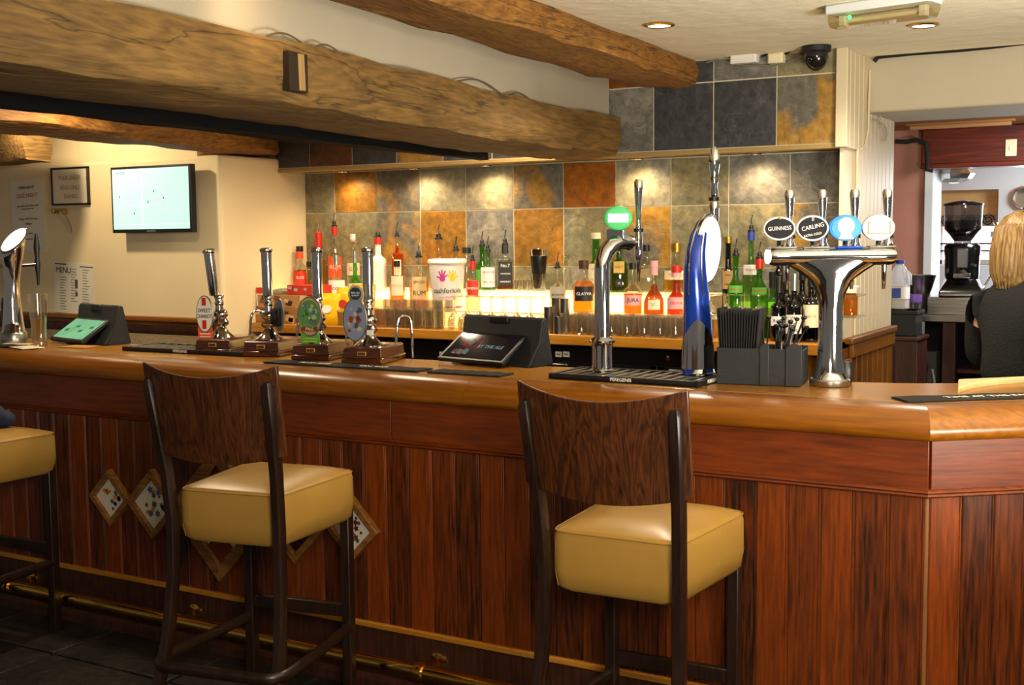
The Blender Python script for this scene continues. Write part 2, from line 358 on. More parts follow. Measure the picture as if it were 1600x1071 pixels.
M_amber = liquid('amber_spirit', '#f6b85a'); M_orl = liquid('orange_spirit', '#f8a864'); M_yel = liquid('yellow_liqueur', '#f6d020')
M_brownl = liquid('brown_spirit', '#d08c50'); M_redl = liquid('red_spirit', '#e07a64'); M_beer = liquid('golden_lager', '#f8dc70'); M_clearl = liquid('clear_spirit', '#f2efe2')
M_lightbox = mat('lit_shelf_panel', '#fff1c8', 0.4, emit=3.6, emitcol='#ffd47a')
M_lens = mat('lit_white_lens', '#ffffff', 0.2, emit=1.3, emitcol='#fdfbf4')
# ================================================================ THE ROOM
CEIL = 2.385
def st(o): o['kind'] = 'structure'; return o
# floor: flagstones on a bed
fl = empty('floor', (0, 0, 0), kind='structure')
MB().box(-8, 3.5, -1.5, 10.5, -.08, -.012).build('floor_bed', mat('dark_joint', '#0e0c0a', .9), fl)
M_flag = slate('dark_flagstone', '#201d1b', '#2c2722', '#4c453c', .5, 3)
rr = random.Random(3); y = 1.55; row = 0
flags = [MB().box(-.5*a, .5*a, -.5*.36, .5*.36, -.03, 0).build('flagstone', M_flag, fl, bevel=.004) for a in (.52, .6, .44)]
for f in flags: f.location = (-4.2+flags.index(f), 1.2, 0)
first = True
while y < 3.3:
    x = -5.6+rr.random()*.3
    while x < -.3:
        k = rr.randrange(3); a = (.52, .6, .44)[k]
        inst(flags[k], 'flagstone', fl, (x+a/2, y+.18, rr.uniform(-.003, .003)), rr.uniform(-.006, .006)); x += a+.012
    y += .372
ce = st(MB().box(-8, 3.5, -1.5, 5.95, CEIL, CEIL+.1).build('ceiling', M_ceil))

# ---- tiled back wall
TS, TX0, TZ0, WY = .29944, -14.8978*.3, 1.725, 5.59
wb = empty('wall_back', (0, 0, 0), kind='structure')
MB().box(-4.69, -1.466, WY+.0045, WY+.2, 0, CEIL).build('wall_core', M_grout, wb)
GT = 1.28
MS = {'d': slate('charcoal_slate', '#35363a', '#46474b', '#6c6e72', .62, gain=1.2), 'g': slate('grey_slate', '#5c5a56', '#6e6a62', '#b4aa8e', .55, gain=GT),
      'v': slate('green_grey_slate', '#66624e', '#786e50', '#b8aa80', .5, gain=GT), 'o': slate('ochre_slate', '#6e4e1c', '#84591c', '#b09458', .5, gain=GT),
      'r': slate('rust_slate', '#6e3f10', '#824a0e', '#b08a5c', .5, gain=GT), 'm': slate('mottled_slate', '#5a564e', '#8a682c', '#b09c70', .53, 3.2, gain=GT),
      'b': slate('pale_grey_slate', '#757062', '#878068', '#d4c494', .5, gain=GT), 'k': slate('dark_rust_slate', '#2c2a2a', '#5a3410', '#6a5a40', .5, 3, gain=GT)}
tile_me = {}
def tile(parent, kind, x0, x1, z0, z1, yf, seed):
    g = .0032; wv, hv = x1-x0-2*g, z1-z0-2*g; r = random.Random(seed)
    nx, nz = 5, 5; mb = MB(); rings = []
    # riven face: gently uneven front, cleft edges
    vs = []; fs = []
    for j in range(nz):
        for i in range(nx):
            edge = i in (0, nx-1) or j in (0, nz-1)
            vs.append(((i/(nx-1)-.5)*wv, (0.001 if edge else r.uniform(-.0045, -.0005)), (j/(nz-1)-.5)*hv))
    for j in range(nz-1):
        for i in range(nx-1):
            a = j*nx+i; fs.append((a, a+1, a+nx+1, a+nx))
    ring = [i for i in range(nx)]+[j*nx+nx-1 for j in range(1, nz)]+[(nz-1)*nx+i for i in range(nx-2, -1, -1)]+[j*nx for j in range(nz-2, 0, -1)]
    b0 = len(vs)
    for k in ring: x, y_, z = vs[k]; vs.append((x, .012, z))
    for q in range(len(ring)):
        p = (q+1) % len(ring); fs.append((ring[q], ring[p], b0+p, b0+q))
    mb.add(vs, fs); o = mb.build('slate_tile', MS[kind], parent, smooth=True); o.location = ((x0+x1)/2, yf, (z0+z1)/2); return o
rows = ['vombbmrbvgg', 'vvmogovmvvm', 'ggvvgvgvggv']
for j, rw in enumerate(rows):
    z1 = 1.958 if j == 0 else TZ0-(j-1)*.3; z0 = TZ0-j*.3
    for i, k in enumerate(rw):
        x0 = -4.69 if i == 0 else TX0+(i-1)*TS; x1 = min(-1.466, TX0+i*TS)
        tile(wb, k, x0, x1, z0, z1, WY, 100*j+i)
# ---- tiled soffit above the back counter
SY = 5.365; SX0, SX1 = -4.715, -1.466
so = empty('trim_1', (0, 0, 0), kind='structure')
MB().box(SX0, SX1, SY+.0045, WY+.003, 1.962, CEIL).build('soffit_core', M_grout, so)
for j, rw in enumerate(['dkdmddggddmm', 'ddgvvddrdgvv']):
    z0, z1 = (1.978, 2.283) if j == 0 else (2.283, CEIL)
    for i, k in enumerate(rw):
        x0 = SX0 if i == 0 else -4.463+(i-1)*TS; x1 = min(SX1, -4.463+i*TS)
        if x1-x0 > .02: tile(so, k if not (i == 8 and j == 0) else 'd', x0, x1, z0, z1, SY, 500+100*j+i)
MB().box(SX0-.005, SX1, SY-.008, SY+.10, 1.956, 1.976).build('edge_batten', mat('ochre_batten', '#a08450', .5), so, bevel=.003)
MB().box(SX0-.005, SX1, SY+.10, WY, 1.962, 1.968).build('soffit_lining', mat('ochre_lining', '#9a7a3c', .6), so)
for sx in SOFFIT_X:
    dl = empty('downlight', (sx, 5.475, 1.955), label='', cat='downlight', group='small spotlights under the tiled soffit')
    dl['label'] = ('soffit spotlight over the single orange tile, leftmost of five', 'soffit spotlight above the white-capped bottle, second of five', 'soffit spotlight over the pale tiles above the charity bucket, middle of five', 'soffit spotlight above the swan neck tap, fourth of five', 'soffit spotlight above the green vermouth bottles, last of five')[SOFFIT_X.index(sx)]
    MB().lathe([(.036, .004), (.038, -.004), (.030, -.005), (.026, .0)], 20).build('ring', M_chrome, dl, smooth=True)
    MB().lathe([(.026, -.0), (.0, -.002)], 20, cap=False).build('lamp_face', mat('warm_lamp', '#ffffff', .3, emit=14, emitcol='#ffd9a0'), dl)

# ---- television wall at the left, its return, and the dado rail
wl = empty('wall_left', (0, 0, 0), kind='structure')
MB().box(-8, -4.69, 4.89, 5.7, 0, 2.035).build('plaster', M_cream, wl, bevel=.02, seg=3)
MB().box(-8, -4.86, 4.90, 5.7, 2.03, CEIL).build('plaster', M_cream, wl)
MB().sweep([(-8, 4.89), (-4.705, 4.89)], [(0, 1.10), (.012, 1.10), (.014, 1.118), (.028, 1.124), (.03, 1.136), (.024, 1.146), (0, 1.15)]).build('dado_rail', M_oak, wl, smooth=True)
MB().sweep([(-8, 4.89), (-4.705, 4.89)], [(0, 1.05), (.010, 1.052), (.018, 1.075), (.016, 1.098), (0, 1.10)]).build('rail_moulding', M_darkwood, wl, smooth=True)
MB().box(-8, -4.705, 4.882, 4.89, 0, 1.05).build('lower_wall', mat('beige_render', '#a58e6c', .9, noise=.15, nscale=60, bump=.5), wl)

# ---- big beam over the bar, plaster above it, timbers
def timber(name, pts, sec, m, seed, amp=.012, parent=None, segs=26):
    """rough timber: closed (side, z) section carried along a plan/height polyline, surface uneven"""
    r = random.Random(seed); rings = []; P = [Vector(p) for p in pts]
    L = [0]
    for i in range(1, len(P)): L.append(L[-1]+(P[i]-P[i-1]).length)
    dense = []
    n = len(sec); sub = 3
    for i in range(n):
        a, b = sec[i], sec[(i+1) % n]
        for k in range(sub): dense.append((a[0]+(b[0]-a[0])*k/sub, a[1]+(b[1]-a[1])*k/sub))
    ph = [[r.uniform(0, 6.28) for _ in range(4)] for _ in dense]
    for s in range(segs+1):
        d = L[-1]*s/segs; j = 0
        while j < len(L)-2 and d > L[j+1]: j += 1
        t = (d-L[j])/(L[j+1]-L[j]); c = P[j].lerp(P[j+1], t); dr = (P[j+1]-P[j]).normalized(); sd = Vector((dr.y, -dr.x, 0)).normalized()
        ring = []
        for q, (u, z) in enumerate(dense):
            p0, p1, p2, p3 = ph[q]; g = ph[(q//3)*3]
            e = amp*(.6*math.sin(d*3.1+g[0])+.45*math.sin(d*7.3+g[1])+.3*math.sin(d*15+p2)); e2 = amp*(.6*math.sin(d*2.3+g[2])+.45*math.sin(d*8.9+g[3])+.3*math.sin(d*17+p1))
            ring.append(c+sd*(u+e)+Vector((0, 0, z+e2)))
        rings.append(ring)
    mb = MB().loft(rings); return mb.build(name, m, parent, smooth=True)
bb = empty('oak_beam', (-2.4, 3.5, 1.97), label='massive aged oak beam running over the bar to the slate tiles', cat='beam')
def rel(pts): return [(x+2.4, y-3.5, z-1.97) for x, y, z in pts]
BP = [(-2.02, -.4, 0), (-2.13, .6, 0), (-2.25, 2.05, 0), (-2.40, 3.3, 0), (-2.48, 4.35, 0), (-2.535, 5.345, 0)]
timber('timber', rel([(x, y, 2.05) for x, y, z in BP]), [(0, .095), (0, -.045), (-.02, -.082), (-.12, -.095), (-.30, -.098), (-.36, -.09), (-.36, .095)], M_timber, 11, .009, bb, 34)
timber('black_edge_board', rel([(-2.64, 1.2, 1.945), (-2.72, 2.2, 1.945), (-2.80, 3.2, 1.945), (-2.865, 4.0, 1.947), (-2.93, 4.72, 1.95)]), [(.035, .02), (.035, -.018), (-.03, -.02), (-.03, .02)], mat('black_tarred_wood', '#0b0b0c', .85, bump=.4, nscale=30, spec=.15), 5, .004, bb)
# the mortise slot, its shaded recess painted as a dark flush plate, and pale peg
ms = atX(462, 113, -2.318); mo = Vector((2.4, -3.5, -1.97))
def slot(name, x0, x1, z0, z1, m, out, tiltz=0):
    p = ms+mo; MM = T(p.x+out, p.y, p.z) @ RZ(math.radians(7)) @ RX(tiltz)
    return MB().box(-.03, .003, x0, x1, z0, z1, MM).build(name, m, bb, bevel=.002)
slot('mortise', -.045, .05, -.055, .055, mat('mortise_shade', '#2a1c0c', .9), .007)
slot('peg', .0, .03, -.052, .052, wood('pale_peg', '#8a6a3c', '#c09c62', 'Z'), .011, .05)
# plaster wall above the beam, up to the ceiling
PWL = ((-2.13, -.4), (-2.33, 2.05), (-2.47, 3.3), (-2.54, 4.35), (-2.595, 5.355))
pv = [(x+dx, y, z) for dx in (0, -.12) for z in (2.10, CEIL+.02) for x, y in PWL]
pfc = [(i, i+1, i+6, i+5) for i in range(4)]+[(10+i+1, 10+i, 15+i, 15+i+1) for i in range(4)]+[(i+1, i, 10+i, 10+i+1) for i in range(4)]
pfc += [(5+i, 6+i, 16+i, 15+i) for i in range(4)]+[(0, 5, 15, 10), (9, 4, 14, 19)]
st(MB().add(pv, pfc).build('wall_upper', M_plaster))
cb = timber('ceiling_timber', [(-2.15, 0.2, 2.335), (-2.19, 2.1, 2.335), (-2.205, 2.9, 2.335), (-2.235, 3.7, 2.335), (-2.29, 4.6, 2.335), (-2.32, 5.35, 2.335)],
            [(.165, .055), (.185, .01), (.165, -.055), (.02, -.065), (-.10, -.06), (-.14, .055)], M_timber2, 23, .012)
tag(cb, 'rough golden oak timber along the ceiling above the white plaster', 'beam')
rb = timber('cross_timber', [(-4.10, 2.0, 2.12), (-4.30, 3.25, 2.12), (-4.47, 4.1, 2.12), (-4.665, 5.34, 2.12)],
            [(.0, .12), (.0, -.04), (-.03, -.065), (-.17, -.075), (-.18, .12)], M_timber2, 31, .009)
tag(rb, 'golden oak timber with dark splits crossing above the television wall', 'beam')
sp = atY(26, 230, 4.45)
sb = timber('joist_stub', [(-7.4, 4.50, 2.10), (-6.4, 4.47, 2.10), (-5.60, 4.45, 2.095)], [(.07, .085), (.09, .0), (.07, -.085), (-.08, -.085), (-.1, 0), (-.08, .085)], M_timber, 41, .010)
tag(sb, 'cut end of a dark old joist jutting from the far left above the poster', 'beam')
# thin wires looping on top of the big beam
for k, (pa, pb, hgt) in enumerate((((417, 56), (470, 66), -9), ((493, 73), (528, 81), -7), ((712, 128), (782, 146), -12), ((795, 148), (826, 154), -6))):
    pts = []
    for i in range(9):
        t = i/8; x = pa[0]+(pb[0]-pa[0])*t; y = pa[1]+(pb[1]-pa[1])*t+hgt*math.sin(PI*t)
        pts.append(atX(x, y, -2.34-.0008*(x-417)*.55))
    tag(MB().tube(pts, .003, 6).build('wire_loop', mat('grey_cable', '#6a5c48', .6), smooth=True),
        ['thin grey wire looping off the big beam beside its mortise slot', 'short grey wire loop on the big beam, just past the mortise loop', 'longest grey wire loop lying along the far half of the big beam', 'last small grey wire loop near the tiled end of the big beam'][k], 'cable', 'wires looping on the big beam')

# ---- boarded pier at the right, lintel, back room
wr = empty('wall_right', (0, 0, 0), kind='structure')
PX = -1.466
MB().box(PX-.9, PX-.014, WY+.2, 6.30, 0, CEIL).build('pier_core', M_cream, wr)
MB().box(PX-.014, PX-.001, 5.36, 6.30, 1.09, CEIL).build('backing', M_creamboard, wr)
# upper boards on the soffit end, lower boards under it
ys = [5.352+i*.0735 for i in range(13)]
for i in range(12):
    y0, y1 = ys[i], ys[i+1]
    z0 = 1.958 if y1 < 5.60 else 1.115
    MB().box(0, .012, 0, y1-y0-.006, 0, CEIL-z0).build('board', M_creamboard, wr, bevel=.0035, loc=(PX, y0, z0))
MB().box(PX-.03, PX+.022, 5.335, 5.352, 1.958, CEIL).build('corner_bead', M_creamboard, wr, bevel=.004)
for i in range(11):
    MB().box(0, .014, 0, .092, 0, 1.02).build('board', M_wains, wr, bevel=.003, loc=(PX, 5.2+i*.0985, 0))
MB().box(PX-.02, PX+.0, 5.12, 6.30, 0, 1.10).build('backing', M_wains, wr)
MB().box(PX-.02, PX+.035, 5.44, 6.30, 1.085, 1.115).build('rail', M_wains, wr, bevel=.006)
MB().box(PX, PX+.024, 5.5, 6.30, 1.02, 1.085).build('rail', M_wains, wr, bevel=.004)
# lintel wall over the opening
st(MB().box(PX-.0, 3.5, 5.72, 6.30, 2.135, CEIL+.01).build('wall_lintel', M_plaster, bevel=.012, seg=3))
# cables
tag(MB().tube([atY(x, y, 5.70) for x, y in ((1366, 96), (1372, 89), (1390, 87), (1430, 83), (1500, 78), (1550, 73), (1640, 62))], .010, 8).build('cable_run', M_rubber, smooth=True),
    'thick black cable run along the top of the white lintel wall', 'cable')
tag(MB().tube([(PX+.018, 5.60+.006*i, 0) for i in ()] or [(PX+.02, 5.72, 2.33), (PX+.02, 5.715, 2.25), (PX+.022, 5.70, 2.16), (PX+.02, 5.71, 2.06), (PX+.02, 5.66, 1.985), (PX+.02, 5.60, 1.965)], .005, 8).build('white_cable', M_creamboard, smooth=True),
    'cream painted cable running down the boarded pier beside the lintel', 'cable')
pts = [Vector((PX+.03+.02*math.sin(t*2), 5.76+.16*math.sin(t)**2+.05*t, 2.12-.09*math.sin(t*1.0)**2-.02*math.cos(3*t))) for t in [i*.16 for i in range(21)]]
tag(MB().tube(pts, .004, 6).build('cable_tangle', mat('dusty_cable', '#b8a890', .6), smooth=True), 'loose tangle of cream cable hanging at the head of the opening', 'cable')
# back room shell
BR = 2.22
st(MB().box(PX-2.5, 3.5, 6.30, 10.4, BR, BR+.1).build('ceiling_rear', M_orange))
pk0 = atY(1397, 300, 7.9).x; pk1 = atY(1446, 300, 7.9).x
st(MB().box(-4.5, pk1, 7.9, 8.1, 0, BR).build('wall_pink', M_pink))
pe = atY(1460, 300, 7.9).x
st(MB().box(pk1, pe, 7.86, 8.12, 0, BR).build('trim_2', M_offwhite, bevel=.006))
hz0, hz1 = atY(1520, 262, 7.85).z, BR
hd = empty('trim_3', (0, 0, 0), kind='structure')
MB().box(pk1-.005, 3.4, 7.80, 8.0, hz0, hz1-.005).build('header_board', M_header, hd, bevel=.004)
MB().box(pk1-.005, 3.4, 7.785, 7.81, hz0, hz0+.03).build('header_lip', M_header, hd, bevel=.004)
pq = atY(1580, 231, 7.8); so1 = empty('wall_socket', (pq.x, 7.799, pq.z), label='cream switch plate on the red-brown wooden header', cat='switch')
MB().box(-.032, .032, -.012, 0, -.05, .05).build('plate', M_cream_label, so1, bevel=.004)
MB().box(-.008, .008, -.018, -.012, -.016, .010).build('rocker', M_white, so1, bevel=.002)
ck = [atY(x, y, 7.75) for x, y in ((1399, 221), (1415, 222), (1432, 219), (1447, 224), (1449, 240), (1449, 266), (1458, 267))]
tag(MB().tube(ck, .014, 8).build('black_cable', M_rubber, smooth=True), 'black cable bundle dropping beside the red-brown header in the back room', 'cable')
# far white wall with the window
FY = 9.55
wx0, wx1 = atY(1458, 350, FY).x, atY(1559, 350, FY).x; wz1, wz0 = atY(1510, 297, FY).z, atY(1510, 415, FY).z
fwall = empty('wall_far', (0, 0, 0), kind='structure')
MB().box(-3.2, wx0, FY, FY+.3, 0, BR).build('plaster', M_offwhite, fwall)
MB().box(wx1, 3.5, FY, FY+.3, 0, BR).build('plaster', M_offwhite, fwall)
MB().box(wx0, wx1, FY, FY+.3, wz1, BR).build('plaster', M_offwhite, fwall)
MB().box(wx0, wx1, FY, FY+.3, 0, wz0).build('plaster', M_offwhite, fwall)
wn = empty('window_1', ((wx0+wx1)/2, FY+.2, wz0), kind='structure')
ww = (wx1-wx0)/2; wh = wz1-wz0
for a, b, c, d in ((-ww, -ww+.04, 0, wh), (ww-.04, ww, 0, wh), (-ww, ww, 0, .04), (-ww, ww, wh-.04, wh)):
    MB().box(a, b, -.03, .03, c, d).build('window_frame', M_white, wn, bevel=.004)
MB().box(-ww, ww, .0, .006, 0, wh).build('pane', mat('bright_daylight_pane', '#ffffff', .2, emit=2.4, emitcol='#f6f4ff'), wn)
for zz in (.10, .155):
    MB().box(-ww, ww, -.05, -.035, zz, zz+.012).build('glazing_bar', M_black, wn)
bl = empty('roman_blind', ((wx0+wx1)/2, FY+.1, wz1), label='tan fabric blind with a scroll-patterned hem at the back room window', cat='blind')
M_blind = mat('tan_blind_fabric', '#c8a068', .8, noise=.1, nscale=30)
bh = wz1-atY(1510, 335, FY).z; bh2 = wz1-atY(1510, 354, FY).z
for k in range(3): MB().box(-ww+.01, ww-.01, -.02-.004*k, -.006, -bh*(k+1)/3-.006, -bh*k/3).build('fold', M_blind, bl, bevel=.004)
MB().box(-ww+.01, ww-.01, -.02, -.008, -bh2, -bh-.004).build('hem_band', mat('patterned_hem', '#a8977c', .85), bl)
sc_mb = MB()
for k in range(6):
    cx0 = -ww+.08+k*(2*ww-.16)/5; pp = []
    for i in range(26):
        t = i/25*4.2*PI; r_ = .045*(1-i/30); pp.append((cx0+r_*math.cos(t*(1 if k % 2 else -1)), -.024, -(bh+bh2)/2+r_*math.sin(t)))
    sc_mb.tube(pp, .0045, 5)
sc_mb.build('scroll_print', M_ink, bl)
# reflector lamp hanging under the header and round mirror at the frame's edge
p = atY(1478, 270, 7.9); gl = empty('glass_pendant', (p.x, 8.15, p.z), label='faceted glass lamp shade hanging just under the wooden header', cat='lamp')
fac = MB(); fac.lathe([(.01, .05), (.09, .045), (.13, .0), (.11, -.03), (.05, -.055), (0, -.06)], 12, cap=False); fac.build('shade', mat('mirror_facets', '#cfd2d0', .08, .9), gl)
MB().tube([(0, 0, .05), (0, 0, BR-p.z)], .006, 8).build('rod', M_chrome, gl)
p = atY(1601, 309, FY); rm = empty('round_mirror', (p.x, FY-.01, p.z), label='round chrome-rimmed mirror on the far white wall at the right edge', cat='mirror')
MB().loft([[(math.cos(a)*r_, y_, math.sin(a)*r_) for a in [2*PI*i/40 for i in range(40)]] for r_, y_ in ((.084, 0), (.084, -.02), (.073, -.022), (.073, 0))], cap=False).build('rim', M_chrome, rm, smooth=True)
MB().prism([(math.cos(2*PI*i/40)*.073, math.sin(2*PI*i/40)*.073) for i in range(40)], -.008, -.002, axis='Y').build('mirror_glass', mat('mirror_face', '#d8dad8', .05, 1), rm)
# tube light on the back room ceiling
p = atZ(1500, 190, BR); tl = empty('ceiling_tube', (p.x, p.y, BR), label='slim clear tube light on the terracotta back room ceiling', cat='light')
MB().tube([(-.28, 0, -.022), (.28, 0, -.022)], .014, 12).build('tube', mat('glossy_tube', '#b88a5c', .15), tl, smooth=True)
MB().box(-.3, .3, -.03, .03, -.012, 0).build('base', M_orange, tl, bevel=.003)

# ---- ceiling fittings
for d, lb in ((D1, 'round brass-rimmed ceiling downlight beside the golden ceiling timber'), (D2, 'round ceiling downlight just below the emergency light')):
    dl = empty('ceiling_downlight', (d.x, d.y, CEIL), label=lb, cat='downlight', group='ceiling downlights')
    MB().lathe([(.058, 0), (.060, -.006), (.046, -.010), (.042, -.004), (.042, .0)], 28, cap=False).build('ring', M_brass, dl, smooth=True)
    MB().lathe([(.043, -.006), (0, -.009)], 28, cap=False).build('lamp_face', mat('bright_lamp', '#ffffff', .3, emit=16, emitcol='#fff0d4'), dl)
e0, e1 = atZ(1300, 36, 2.33), atZ(1464, 14, 2.33); em = (e0+e1)/2; ea = math.atan2(e1.y-e0.y, e1.x-e0.x); eh = (e1-e0).length/2
el = empty('emergency_light', (em.x, em.y, CEIL), ea, label='clear-fronted emergency strip light with a green lamp on the ceiling', cat='light')
MB().box(-eh, eh, -.055, .05, -.035, 0).build('body', M_offwhite, el, bevel=.006)
cov = MB(); pr = [(-.052, -.034), (-.052, -.062), (-.035, -.078), (.03, -.078), (.046, -.062), (.046, -.034)]
cov.loft([[(x, a*s, -.034+(b+.034)*s) for a, b in pr] for x, s in ((-eh+.002, .7), (-eh+.012, 1), (eh-.012, 1), (eh-.002, .7))]).build('cover', glass('clear_plastic', '#eee2c4', .2), el)
MB().tube([(-eh+.04, 0, -.055), (eh-.04, 0, -.055)], .008, 10).build('tube', M_white, el, smooth=True)
for sx in (-1, 1): MB().box(sx*(eh-.045)-.012, sx*(eh-.045)+.012, -.016, .016, -.072, -.036).build('tube_holder', M_offwhite, el, bevel=.002)
MB().sphere((-eh+.085, -.036, -.05), .007).build('green_lamp', mat('green_lamp', '#20e060', .3, emit=6, emitcol='#30ff80'), el)
p = atY(1277, 72, 5.25); cc = empty('cctv_dome', (p.x, 5.24, CEIL), label='black dome security camera on the ceiling above the slate tiles', cat='camera')
MB().lathe([(.062, 0), (.062, -.022), (.052, -.03)], 28).build('mount', M_blackm, cc, smooth=True)
MB().lathe([(.05, -.028), (.052, -.05), (.045, -.075), (.03, -.094), (.012, -.104), (0, -.106)], 28, cap=False).build('dome', mat('smoked_dome', '#1a1a1a', .15), cc, smooth=True)
MB().sphere((-.01, -.044, -.06), .014).build('lens', mat('lens', '#050508', .05), cc, smooth=True)
for (x, y, wv, hv), lb in (((1163, 90, .125, .052), 'white rectangular junction box at the ceiling line, left of the other'), ((1213, 91, .07, .045), 'small cream junction box nearest the dome camera')):
    p = atY(x, y, SY-.03); jb = empty('junction_box', (p.x, SY-.004, p.z), label=lb, cat='junction box', group='junction boxes above the tiles')
    MB().box(-wv/2, wv/2, -.045, 0, -hv/2, hv/2).build('box', M_white if wv > .1 else M_cream_label, jb, bevel=.004)
    MB().box(-wv/2+.006, wv/2-.006, -.05, -.045, -hv/2+.006, hv/2-.006).build('lid', M_white if wv > .1 else M_cream_label, jb, bevel=.002)
tag(MB().tube([atY(x, y, SY-.015) for x, y in ((1104, 98), (1120, 93), (1150, 101), (1190, 103), (1225, 100), (1250, 90), (1270, 82))], .004, 6).build('grey_cable', mat('grey_flex', '#77726a', .6), smooth=True), 'grey flex sagging below the junction boxes', 'cable')
tag(MB().tube([atY(x, y, SY-.02) for x, y in ((1190, 88), (1200, 84), (1215, 85), (1228, 84), (1240, 78), (1262, 76))], .005, 6).build('black_flex', M_rubber, smooth=True), 'black flex from the junction boxes to the dome camera', 'cable')
# ================================================================ THE BAR COUNTER
A40 = math.radians(40)
CX, CY = -.687, 3.40
PATH = [(-6.6, CY), (CX, CY), (CX+1.9*math.cos(A40), CY+1.9*math.sin(A40))]
bar = empty('bar_counter', (CX, CY, 0), label='long stained pine bar counter with a thick varnished oak top', cat='bar counter')
BO = T(-CX, -CY, 0)
def off(path, d):     # plan path moved outwards (to the right of travel) by d
    P = [Vector(p) for p in path]; out = []
    for i, p in enumerate(P):
        a = (P[i]-P[i-1]).normalized() if i else (P[1]-P[0]).normalized(); b = (P[i+1]-P[i]).normalized() if i < len(P)-1 else a
        na, nb = Vector((a.y, -a.x)), Vector((b.y, -b.x)); m = (na+nb).normalized(); out.append(tuple(p+m*d/max(.2, m.dot(na))))
    return out
BT = 1.11
NOSE = [(-.10, BT-.002), (-.07, BT), (-.045, BT), (-.018, BT-.004), (.008, BT-.014), (.028, BT-.031), (.040, BT-.053), (.042, BT-.072), (.034, BT-.084), (.015, BT-.09), (-.02, BT-.092), (-.10, BT-.092)]
seam = atY(725, 610, 3.37).x
R1 = PATH[2]
for seg in ([PATH[0], (seam-.0006, CY)], [(seam+.0006, CY), PATH[1], R1]):
    if len(seg) == 2: MB().sweep(seg, NOSE, BO).build('nosing', M_oak, bar, smooth=True)
    else:
        # two mitred lengths meeting at the corner
        P3 = [Vector(p) for p in seg]
        full = MB().sweep(seg, NOSE); n = len(NOSE)
        for k in (0, 1):
            MB().loft([full.v[k*n:(k+1)*n], full.v[(k+1)*n:(k+2)*n]], BO).build('nosing', M_oak, bar, smooth=True)
inner = off(PATH, -.10); back = off(PATH, -.49)
# rounded inside corner at the back edge
bc = Vector(back[1]); arc = []
p_in = bc+Vector((-.30, 0)); p_out = bc+Vector((math.cos(A40), math.sin(A40)))*.30
for i in range(9):
    t = i/8; arc.append(tuple((1-t)**2*p_in+2*t*(1-t)*bc+t*t*p_out))
poly = [inner[0], inner[1], inner[2], back[2]]+list(reversed(arc))+[back[0]]
MB().prism(poly, BT-.045, BT-.001, BO).build('worktop', M_bartop, bar, bevel=.004)
# frieze boards, bead, panel boards, strip, plinth
def boxrun(name, p, q, d0, d1, z0, z1, m, bevel=.002):
    P, Q = Vector(p), Vector(q); a = (Q-P).normalized(); n = Vector((a.y, -a.x)); L_ = (Q-P).length
    mb = MB().box(0, L_, -d1, -d0, z0, z1); o = mb.build(name, m, bar, bevel=bevel)
    o.location = (P.x-CX, P.y-CY, 0); o.rotation_euler.z = math.atan2(a.y, a.x); return o
fj = atY(614, 650, 3.40).x
for p, q in (((-6.6, CY), (fj-.001, CY)), ((fj+.001, CY), (CX+.006, CY)), ((CX+.006*math.cos(A40), CY+.006*math.sin(A40)), R1)):
    boxrun('frieze_board', p, q, -.02, .012, .885, 1.022, M_frieze)
BEAD = [(0, .862), (.016, .864), (.020, .869), (.017, .874), (.021, .879), (.016, .885), (0, .888)]
fullb = MB().sweep(PATH, [(o_+.004, z) for o_, z in BEAD]); n = len(BEAD)
for k in (0, 1): MB().loft([fullb.v[k*n:(k+1)*n], fullb.v[(k+1)*n:(k+2)*n]], BO).build('bead_moulding', M_frieze, bar, smooth=True)
MB().sweep(PATH, [(-.03, .0), (.0075, .0), (.0075, .875), (-.012, .88), (-.012, 1.02), (-.03, 1.02)], BO).build('carcass', mat('worn_joint', '#7c5230', .6), bar)
BW = .0957
brd = MB(); brd.prism([(.0009, 0), (.0009, .010), (.004, .0135), (BW-.010, .0135), (BW-.008, .011), (BW-.006, .0135), (BW-.003, .0135), (BW-.0009, .010), (BW-.0009, 0)][::-1], .222, .868)
b0 = brd.build('board', M_pine, bar); b0.scale.y = -1
x0 = -.717+.02; k = 0
nb = 0
x = CX-BW
first = True
while x > -6.0:
    o = b0 if first else b0.copy()
    if not first: COL.objects.link(o); o.name = 'board'; o.parent = bar
    o.location = (x-CX, .0, 0); first = False; x -= BW
for i in range(18):
    o = b0.copy(); COL.objects.link(o); o.name = 'board'; o.parent = bar
    o.location = ((i*BW+.004)*math.cos(A40), (i*BW+.004)*math.sin(A40), 0); o.rotation_euler.z = A40
for p, q in ((PATH[0], (CX, CY)), ((CX, CY), R1)):
    boxrun('oak_strip', p, q, -.01, .028, .203, .224, M_oakcounter, .004)
    boxrun('plinth_board', p, q, -.02, .0095, .0, .203, M_darkwood)
SK = off(PATH, .075)
fulls = MB().sweep(PATH, [(.0, .0), (.07, .0), (.07, .035), (.055, .05), (0, .05)])
for k in (0, 1): MB().loft([fulls.v[k*5:(k+1)*5], fulls.v[(k+1)*5:(k+2)*5]], BO).build('skirting_step', M_darkwood, bar)
